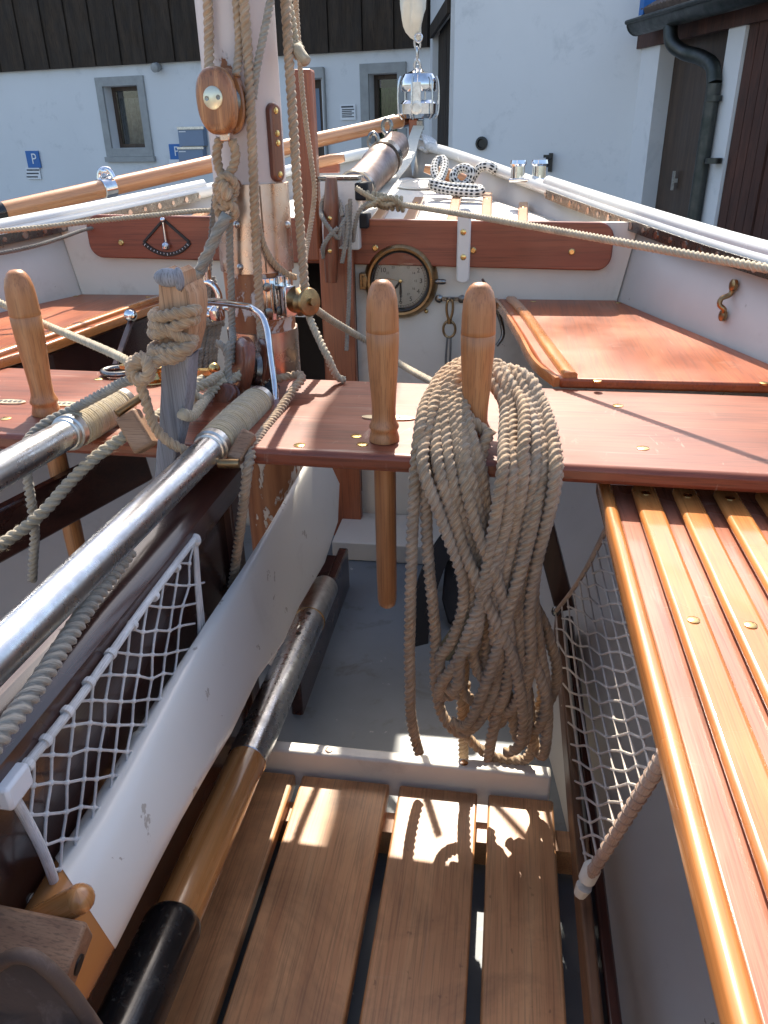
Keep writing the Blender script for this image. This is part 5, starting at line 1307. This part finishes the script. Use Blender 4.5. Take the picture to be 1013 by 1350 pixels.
rope_obj('thick_line', [(268, 500, 1.06), (246, 518, 1.02), (218, 542, .94), (180, 566, .868), (150, 585, .85), (120, 608, .83), (92, 636, .81), (60, 672, .78), (30, 698, .76), (-10, 725, .73)], .0082, 'ropelight', 'thick frayed pale rope slanting below the left steel tube', fuzz=1500, hl=1.6)
rope_obj('case_line', [Z(170, 728, -.381), Z(145, 762, -.381), Z(115, 802, -.381), Z(85, 848, -.381), Z(50, 902, -.381), Z(20, 944, -.381), Z(-15, 990, -.381)], .0088, 'ropegrey', 'greyish rope lying along the case rail under the long steel tube')
# stays to the gunwales (line and its shadow solved together for the sun)
cs0, cs1 = caster(745, 515, (560, 273), (1013, 354)), caster(1000, 605, (560, 273), (1013, 354)); dcs = (cs1 - cs0)
kk = 0
while (cs1 + dcs * kk).x < CLX + gun((cs1 + dcs * kk).y)[0] - .02: kk += .02
sheet_end = cs1 + dcs * max(.4, kk)
rope_obj('sheet', [(488, 262, 1.72), (515, 267, 1.72), cs0 - dcs * .7, cs0 - dcs * .2, cs1, cs1 + dcs * .25, sheet_end], .0064, 'ropelight', 'taut pale rope from the samson post across the beam board to starboard', n=12)
rope_obj('sheet', [(-20, 308, 1.5), (0, 305, 1.52), (60, 299, 1.56), (130, 291, 1.62), (200, 284, 1.68), (262, 278, 1.74), (290, 277, 1.75)], .0056, 'ropelight', 'taut pale rope across the port bow above the clinometer to the left edge')
rope_obj('dark_line', [(-20, 337, 1.50), (0, 334, 1.52), (40, 326, 1.56), (80, 314, 1.66), (112, 303, 1.76), (135, 298, 1.80)], .0045, 'ropedark', 'thin dark grey line running along the port inner hull side')
b = MB()
for k in range(9):
    q = W(484 + 5.2 * k, 262 + .9 * k, 1.72); b.rope([q + V((.004 * sin(k) , .011 * cos(a) + 0, .013 * sin(a))) + V((a * .0011, 0, 0)) for a in [i * pi / 5 for i in range(11)]], .0045, fuzz=200, n=10)
b.rope(WL([(470, 248, 1.70), (482, 256, 1.69), (497, 264, 1.69), (509, 270, 1.69), (523, 266, 1.70)]), .006, fuzz=250)
b.rope(WL([(478, 272, 1.70), (490, 270, 1.685), (503, 262, 1.685), (518, 262, 1.695), (530, 270, 1.70)]), .006, fuzz=250)
tag(b.build('whipped_splice', 'twine', ang=180), 'bulky whipped splice of tan rope at the black plate on the samson post', 'splice')
# cleat on king post with figure-eight turns
q0, q1 = W(437, 234, YB - .10), W(437, 372, YB - .10)
kc = thing('post_cleat', 'reddish wooden cleat standing upright on the samson post, with a rope crossed over it', 'cleat', (q0 + q1) / 2)
wk = (W(447, 300, YB - .1).x - W(427, 300, YB - .1).x)
b = MB(); b.tube([q0, q0.lerp(q1, .08), q0.lerp(q1, .5), q0.lerp(q1, .92), q1], [wk * .36, wk * .5, wk * .5, wk * .5, wk * .38], 18, .01); b.build('bar', 'redblock', kc)
b = MB(); m_ = q0.lerp(q1, .5); b.box(m_ + V((0, .028, 0)), (wk * .9, .04, .07)); b.build('base', 'redblock', kc, bevel=.004)
s = MB(); slot_screw(s, q0.lerp(q1, .37) + V((0, -wk * .5, 0)), n_, .005, .002); slot_screw(s, q0.lerp(q1, .68) + V((0, -wk * .5, 0)), n_, .005, .002); s.build('screw', 'brass', kc)
yc_ = YB - .125
rope_obj('cleated_line', [(462, 300, yc_ + .03), (457, 288, yc_ + .02), (450, 300, yc_), (446, 314, yc_ - .004), (434, 300, yc_ - .01), (426, 288, yc_), (424, 276, yc_ + .03), (427, 262, yc_ + .04), (436, 255, yc_ + .05), (448, 266, yc_ + .04), (452, 285, yc_ + .02)], .0052, 'ropegrey', 'greyish rope crossed over the reddish cleat on the samson post', more=[[(446, 300, yc_ - .006), (434, 312, yc_ - .01), (426, 326, yc_), (427, 340, yc_ + .02)], [(458, 270, yc_ + .03), (458, 300, yc_ + .01), (454, 330, yc_ + .01), (451, 346, yc_ + .02)], [(462, 262, yc_ + .03), (461, 330, yc_ + .02), (460, 400, yc_ + .04), (458, 440, yc_ + .05), (457, 462, yc_ + .05)]], fuzz=250)
rope_obj('post_line', [(500, 270, 1.70), (486, 268, 1.69), (474, 278, 1.69), (468, 300, 1.70), (466, 318, 1.72)], .0052, 'ropegrey', 'short grey line looping from the splice down beside the white samson post', fuzz=250)
# black flecked white rope on the starboard bow cleat
b = MB(); ysr = 2.62
pts = WL([(655, 226, 2.64), (645, 219, 2.62), (633, 221, 2.64), (625, 232, 2.64), (617, 244, 2.62), (606, 244, 2.62), (598, 236, 2.62), (601, 226, 2.64), (613, 221, 2.64), (622, 227, 2.62), (619, 238, 2.62), (607, 246, 2.60), (590, 246, 2.60), (578, 238, 2.62), (573, 224, 2.66), (578, 211, 2.70), (584, 210, 2.70), (586, 222, 2.66), (580, 238, 2.60), (572, 246, 2.55), (590, 251, 2.52), (612, 254, 2.50), (632, 254, 2.50), (634, 250, 2.52), (615, 248, 2.54), (590, 246, 2.54), (566, 241, 2.55)])
b.tube(pts, .0135, 12, .008); tag(b.build('flecked_rope', 'spotrope'), 'thick white rope with black flecks, made fast on the starboard bow cleat', 'rope')

# ---- the big coil on the pin
cb = MB(); RC_ = .0082
def coilpath(pts): 
    cb.rope(WL(pts), RC_, fuzz=900, wob=.0025, n=15)
# tail strand hanging at the left
coilpath([(640, 500, .985), (615, 482, .985), (590, 492, .965), (566, 520, .92), (553, 565, .862), (547, 640, .838), (542, 740, .838), (540, 840, .838), (542, 930, .838), (547, 970, .842), (553, 993, .846)])
# big loop strands: (left top..., bottom..., right top)
coilpath([(648, 486, .99), (618, 478, .99), (588, 500, .955), (568, 545, .885), (561, 600, .85), (562, 680, .842), (567, 760, .842), (574, 850, .842), (576, 910, .842), (586, 945, .838), (606, 966, .832), (626, 958, .826), (648, 920, .82), (660, 880, .822), (676, 810, .822), (690, 740, .82), (702, 660, .824), (706, 600, .845), (700, 550, .895), (684, 510, .95), (660, 484, .985), (640, 480, .995)])
rs_ = random.Random(11)
L_ = [ # left@530, left@620, left@780, bottom x,y, right@780, right@620, right@530, depth shift
 (563, 560, 612, 594, 912, 636, 664, 668, -.010),
 (572, 580, 622, 640, 896, 652, 676, 676, -.004),
 (582, 594, 630, 664, 940, 664, 690, 688, .002),
 (592, 608, 636, 686, 978, 676, 704, 696, .008),
 (603, 624, 644, 704, 962, 684, 716, 704, .012),
 (577, 588, 640, 655, 955, 690, 726, 712, .016),
 (568, 572, 632, 626, 925, 696, 735, 718, .020),
 (598, 616, 650, 690, 905, 700, 732, 716, .004),
 (586, 600, 646, 668, 885, 672, 682, 682, .014),
 (608, 634, 652, 712, 996, 704, 722, 700, .018),
]
for k, (a, b_, c, bx, by, d_, e, f_, sh) in enumerate(L_):
    j = lambda s=2.0: rs_.uniform(-s, s)
    bw_ = rs_.uniform(8, 22)
    tw = .007 * (k % 3); yb_ = .830 + sh; cr_ = rs_.uniform(-8, 8)
    coilpath([(640, 476 + j(5), 1.0), (616, 476 + k * .9, .985 - tw), (a + 22, 494 + j(3), .962 - tw), (a + 5, 530, .91), (a + (b_ - a) * .5, 572, .868 + sh * .3), (b_, 622, yb_ + j(.0015)), (b_ * .5 + c * .5 + 3, 700, yb_ - .004), (c, 780, yb_), ((c * .5 + bx * .5) - bw_ * .5 + cr_, 846, yb_ + .004), (bx - bw_, by - 42 + j(6), yb_ + .008), (bx - bw_ * .5, by - 8, yb_ + .005), (bx + 2, by, yb_ - .004), (bx + bw_ * .7, by - 11, yb_ - .012), (bx + bw_, by - 46 + j(6), yb_ - .014), ((d_ * .55 + bx * .45) + bw_ * .4, 850, yb_ - .014), (d_, 780, yb_ - .013), (d_ * .45 + e * .55, 700, yb_ - .012), (e, 622, yb_ - .006), (e - (e - f_) * .35, 575, .873 + sh * .4), (f_ - 2, 532, .925), (f_ - 22, 496 + j(3), .962), (655, 479 + k, .985)])
# outlying bights low on the right
coilpath([(690, 700, .85), (703, 792, .858), (722, 835, .862), (735, 880, .866), (729, 915, .866), (714, 938, .862), (697, 948, .85), (690, 940, .845), (700, 925, .86)])
coilpath([(700, 780, .86), (705, 870, .872), (715, 905, .875), (712, 932, .872), (692, 944, .862), (676, 942, .85), (664, 930, .85)])
coilpath([(612, 850, .86), (612, 960, .872), (620, 975, .872), (646, 995, .866), (672, 1001, .862), (694, 999, .862), (703, 980, .862), (694, 950, .862), (690, 900, .862)])
coilpath([(655, 800, .83), (662, 860, .83), (655, 930, .826), (647, 975, .826), (643, 1001, .828)])
coilpath([(614, 900, .872), (611, 960, .88), (611, 985, .885), (612, 1004, .888)])
# strands that cross the front of the hank
coilpath([(678, 512, .945), (692, 545, .895), (689, 600, .832), (668, 690, .814), (640, 780, .808), (602, 870, .812), (583, 903, .818), (583, 918, .824), (606, 914, .83)])
coilpath([(596, 540, .90), (606, 590, .855), (614, 640, .824), (634, 710, .812), (656, 770, .808), (672, 840, .812), (669, 905, .818), (655, 940, .824)])
coilpath([(706, 560, .89), (714, 600, .85), (710, 655, .824), (690, 740, .812), (664, 830, .806), (640, 905, .812), (612, 958, .82), (594, 950, .826)])
coilpath([(588, 560, .885), (592, 620, .832), (604, 700, .82), (640, 790, .806), (676, 870, .81), (690, 940, .818), (684, 985, .824), (668, 992, .828)])
# frapping across the middle front below the pin
coilpath([(612, 545, .90), (628, 560, .893), (645, 574, .893)])
coilpath([(612, 566, .885), (626, 585, .873), (636, 620, .855), (640, 660, .845)])
coilpath([(646, 566, .885), (636, 590, .872), (632, 630, .86), (640, 700, .85)])
tag(cb.build('rope_coil', 'rope', ang=180), 'big hanging coil of tan laid rope looped over the middle belaying pin', 'rope coil')

# ================================================================== NETS
def cord(mb, pts, r=.00135, n=6, step=.008): mb.tube(catmull(pts, step), r, n)
nt1 = thing('storage_net', 'white knotted storage net slung on the side of the dark case, lower left', 'net', XX(180, 950, -.335), 'storage nets')
mb = MB(); NX = -.352
E0, E1 = V((256, 716)), V((17, 1034)); F1 = V((84, 1185)); N = 10
def bul(x, y):        # the net bellies out from the case a little
    t = max(0, min(1, (x - 20) / 250)); return NX + .004 * sin(pi * t) * sin(pi * max(0, min(1, (y - 700) / 480)))
def edge(k):
    u = k / N
    return E0.lerp(E1, .8 * u + .2 * u * u) if k <= N else E1.lerp(F1, (k - N) / 4.0)
def node(i, j):
    """crossing of vertical i and horizontal j"""
    a, c = edge(i), edge(j); sx = -.16 + .01 * i; sy = -.10 + .02 * max(0, 6 - j)
    x, y = a.x, c.y
    for _ in range(6): x = a.x + sx * (y - a.y); y = c.y + sy * (x - c.x) + 5 * sin(pi * max(0, min(1, (x - c.x) / 200)))
    r = random.Random(i * 31 + j); return x + r.uniform(-2.4, 2.4), y + r.uniform(-2.6, 2.6) + 3.5 * sin(x * .04)
def P1n(x, y): return XX(x, y, bul(x, y))
def vis(x, y): return x < 266 + (y - 700) * .05 and x < 352 - max(0, (y - 820)) * .52 and x > 10
for i in range(0, N + 1):
    pts = [P1n(*edge(i))]
    for j in range(i + 1, N + 6):
        x, y = node(i, j)
        if not vis(x, y): break
        if j > N and x < edge(j).x - 4: break
        pts.append(P1n(x, y)); mb.ball(P1n(x, y), .0026, 8, (1, 1.2, 1.1))
    if len(pts) > 1: cord(mb, pts)
for j in range(1, N + 6):
    pts = [P1n(*edge(j))]
    for i in range(min(j - 1, N), -3, -1):
        if i >= 0: x, y = node(i, j)
        else: x = node(0, j)[0] + 20 * -i; y = node(0, j)[1] - 4 * i * -1
        if j > N and x < edge(j).x + 3: continue
        if not vis(x, y): break
        pts.append(P1n(x, y))
    if len(pts) > 1: cord(mb, pts)
# far side strands gathering to the top right
for k in range(3):
    cord(mb, [P1n(257 + k, 716), P1n(259 + k * 2, 770), P1n(263 + k * 3, 830), P1n(262 + k * 5, 880)], .0022)
mb.build('mesh', 'netwhite', nt1)
mb = MB(); cord(mb, [P1n(257, 710), P1n(190, 800), P1n(105, 920), P1n(20, 1028)], .0042, 10); cord(mb, [P1n(12, 1040), P1n(38, 1085), P1n(60, 1130), P1n(78, 1180)], .0042, 10)
for f in (.1, .22, .34, .46, .58, .7, .82, .92):
    q = E0.lerp(E1, f); p = P1n(q.x, q.y); mb.lathe([(.0055, -.003), (.006, 0), (.0055, .003)], p, P1n(E1.x, E1.y) - P1n(E0.x, E0.y), 10)
mb.build('edge_cord', 'netwhite', nt1)
mb = MB(); mb.box(P1n(16, 1036), (.016, .03, .022)); mb.build('corner_clip', 'signwhite', nt1, bevel=.003)
mb = MB(); mb.ball(P1n(258, 712), .007, 12, (1, 1, 1.2)); mb.build('top_button', 'netwhite', nt1)
tb = MB(); tb.tube([XX(178, 992, -.358), XX(186, 974, -.352), XX(196, 966, -.350)], [.009, .011, .006], 12, .004); tag(tb.build('cork_toggle', 'canvas'), 'pale rounded toggle stowed behind the white net on the dark case', 'toggle')

nt2 = thing('storage_net', 'tan storage net with brown edge cord, slung under the slatted starboard seat', 'net', W(790, 960, .85), 'storage nets')
mb = MB(); K = 9
S0, S8, E0_, E8 = V((733, 806)), V((802, 692)), V((777, 1156)), V((884, 984))
def P2n(i, t):
    u = i / K; s_ = S0.lerp(S8, u); e_ = E0_.lerp(E8, u); p = s_.lerp(e_, t)
    p.x -= 20 * sin(pi * t) * (1 - u) * .35; p.y += 10 * sin(pi * u) * (1 - t)
    Y = (1.16 + (.84 - 1.16) * u) * (1 - t) + (.60 + (.44 - .60) * u) * t
    return W(p.x, p.y, Y - .03 * sin(pi * t) * sin(pi * u))
def t_of(i, t0): return t0 + i * .058 + .012 * sin(i * 2.3 + t0 * 40)
for i in range(K + 1): cord(mb, [P2n(i, t) for t in [k / 12 for k in range(13)]], .0015)
t0 = -.52
while t0 < 1:
    pts = [P2n(i, t_of(i, t0)) for i in range(K + 1) if -.01 <= t_of(i, t0) <= 1.0]
    if len(pts) > 1:
        cord(mb, pts, .0015)
        for p in pts: mb.ball(p, .0026, 8)
    t0 += .072
mb.build('mesh', 'nettan', nt2)
mb = MB(); cord(mb, [P2n(i, 0) for i in range(K + 1)], .0036, 10); mb.build('edge_cord', 'tanedge', nt2); mb = MB(); cord(mb, [P2n(i, 1) for i in range(K + 1)], .0058, 10)
for i in range(1, K * 2): 
    p = P2n(i / 2, 1); mb.lathe([(.0066, -.002), (.0072, 0), (.0066, .002)], p, P2n(K, 1) - P2n(0, 1), 10)
mb.build('edge_cord', 'tanedge', nt2)
mb = MB(); p = P2n(0, 1); mb.lathe([(.003, -.014), (.0095, -.010), (.010, .008), (.006, .016)], p + UP * .006, (.2, 0, 1), 14); mb.lathe([(.007, -.03), (.009, -.016)], p, (.25, 0, 1), 10); mb.build('corner_button', 'canvas', nt2)
mb = MB(); p = P2n(0, 0); mb.ball(p, .008, 12, (1, 1, 1.3)); mb.build('corner_eye', 'darksteel', nt2)

# ================================================================== CAMERA, SKY, SUN
cam = bpy.data.cameras.new('camera'); co = bpy.data.objects.new('camera', cam); COL.objects.link(co)
cam.sensor_fit = 'VERTICAL'; cam.sensor_height = 36; cam.sensor_width = 27; cam.lens = FPX / 1350 * 36
cam.shift_x = 0; cam.clip_start = .02; cam.clip_end = 500
right, up3, back = MC @ V((1, 0, 0)), MC @ V((0, -1, 0)), MC @ V((0, 0, -1))
co.matrix_world = Matrix(((right.x, up3.x, back.x, 0), (right.y, up3.y, back.y, 0), (right.z, up3.z, back.z, 0), (0, 0, 0, 1)))
scn.camera = co
sun = bpy.data.lights.new('sun', 'SUN'); so = bpy.data.objects.new('sun', sun); COL.objects.link(so)
sun.energy = 4.7; sun.angle = radians(.5); sun.color = (1, .915, .78)
so.rotation_euler = sdir_.to_track_quat('Z', 'Y').to_euler(); so.location = (0, 0, 6)
w = bpy.data.worlds.new('World'); scn.world = w; w.use_nodes = True
nt = w.node_tree; bg = nt.nodes['Background']; sk = nt.nodes.new('ShaderNodeTexSky'); sk.sky_type = 'NISHITA'; sk.sun_disc = False
sk.sun_elevation = EL; sk.sun_rotation = AZ; sk.air_density = 1.0; sk.dust_density = 2.2; sk.ozone_density = .7
nt.links.new(sk.outputs['Color'], bg.inputs['Color']); bg.inputs['Strength'].default_value = .15
vs_ = scn.view_settings; vs_.view_transform = 'Standard'; vs_.look = 'None'; vs_.gamma = 1; vs_.exposure = 1.08; vs_.use_curve_mapping = False
scn.cycles.max_bounces = 8; scn.cycles.use_denoising = True

# marks built in one go become a mesh each
def split_islands(ob):
    me = ob.data; n = len(me.vertices); par = list(range(n))
    def find(a):
        while par[a] != a: par[a] = par[par[a]]; a = par[a]
        return a
    for p in me.polygons:
        r0 = find(p.vertices[0])
        for v_ in p.vertices[1:]: par[find(v_)] = r0
    groups = {}
    for p in me.polygons: groups.setdefault(find(p.vertices[0]), []).append(p)
    if len(groups) < 2: return
    base = ob.name.split('.')[0]
    for g_ in groups.values():
        ids = sorted({v_ for p in g_ for v_ in p.vertices}); mp = {a: i for i, a in enumerate(ids)}
        m2 = bpy.data.meshes.new(base); m2.from_pydata([me.vertices[a].co for a in ids], [], [[mp[v_] for v_ in p.vertices] for p in g_])
        for q in m2.polygons: q.use_smooth = True
        m2.set_sharp_from_angle(angle=radians(38)); m2.materials.append(me.materials[0])
        o2 = bpy.data.objects.new(base, m2); COL.objects.link(o2); o2.parent = ob.parent
        for md in ob.modifiers:
            k2 = o2.modifiers.new(md.name, md.type)
            if md.type == 'BEVEL': k2.width = md.width; k2.segments = md.segments; k2.limit_method = 'ANGLE'; k2.angle_limit = md.angle_limit
    bpy.data.objects.remove(ob)
for ob in [o for o in COL.objects if o.type == 'MESH' and o.name.split('.')[0] in ('screw', 'rivet', 'hole', 'track_hole', 'floor_bearer', 'stringer', 'eye_bolt', 'post', 'cage_bar', 'side_plate', 'mounting_screw', 'clamp_band')]: split_islands(ob)
for l_ in [o for o in COL.objects if 'label' in o.keys() and len(o['label'].split()) > 16]: print('LONG LABEL', l_.name, l_['label'])
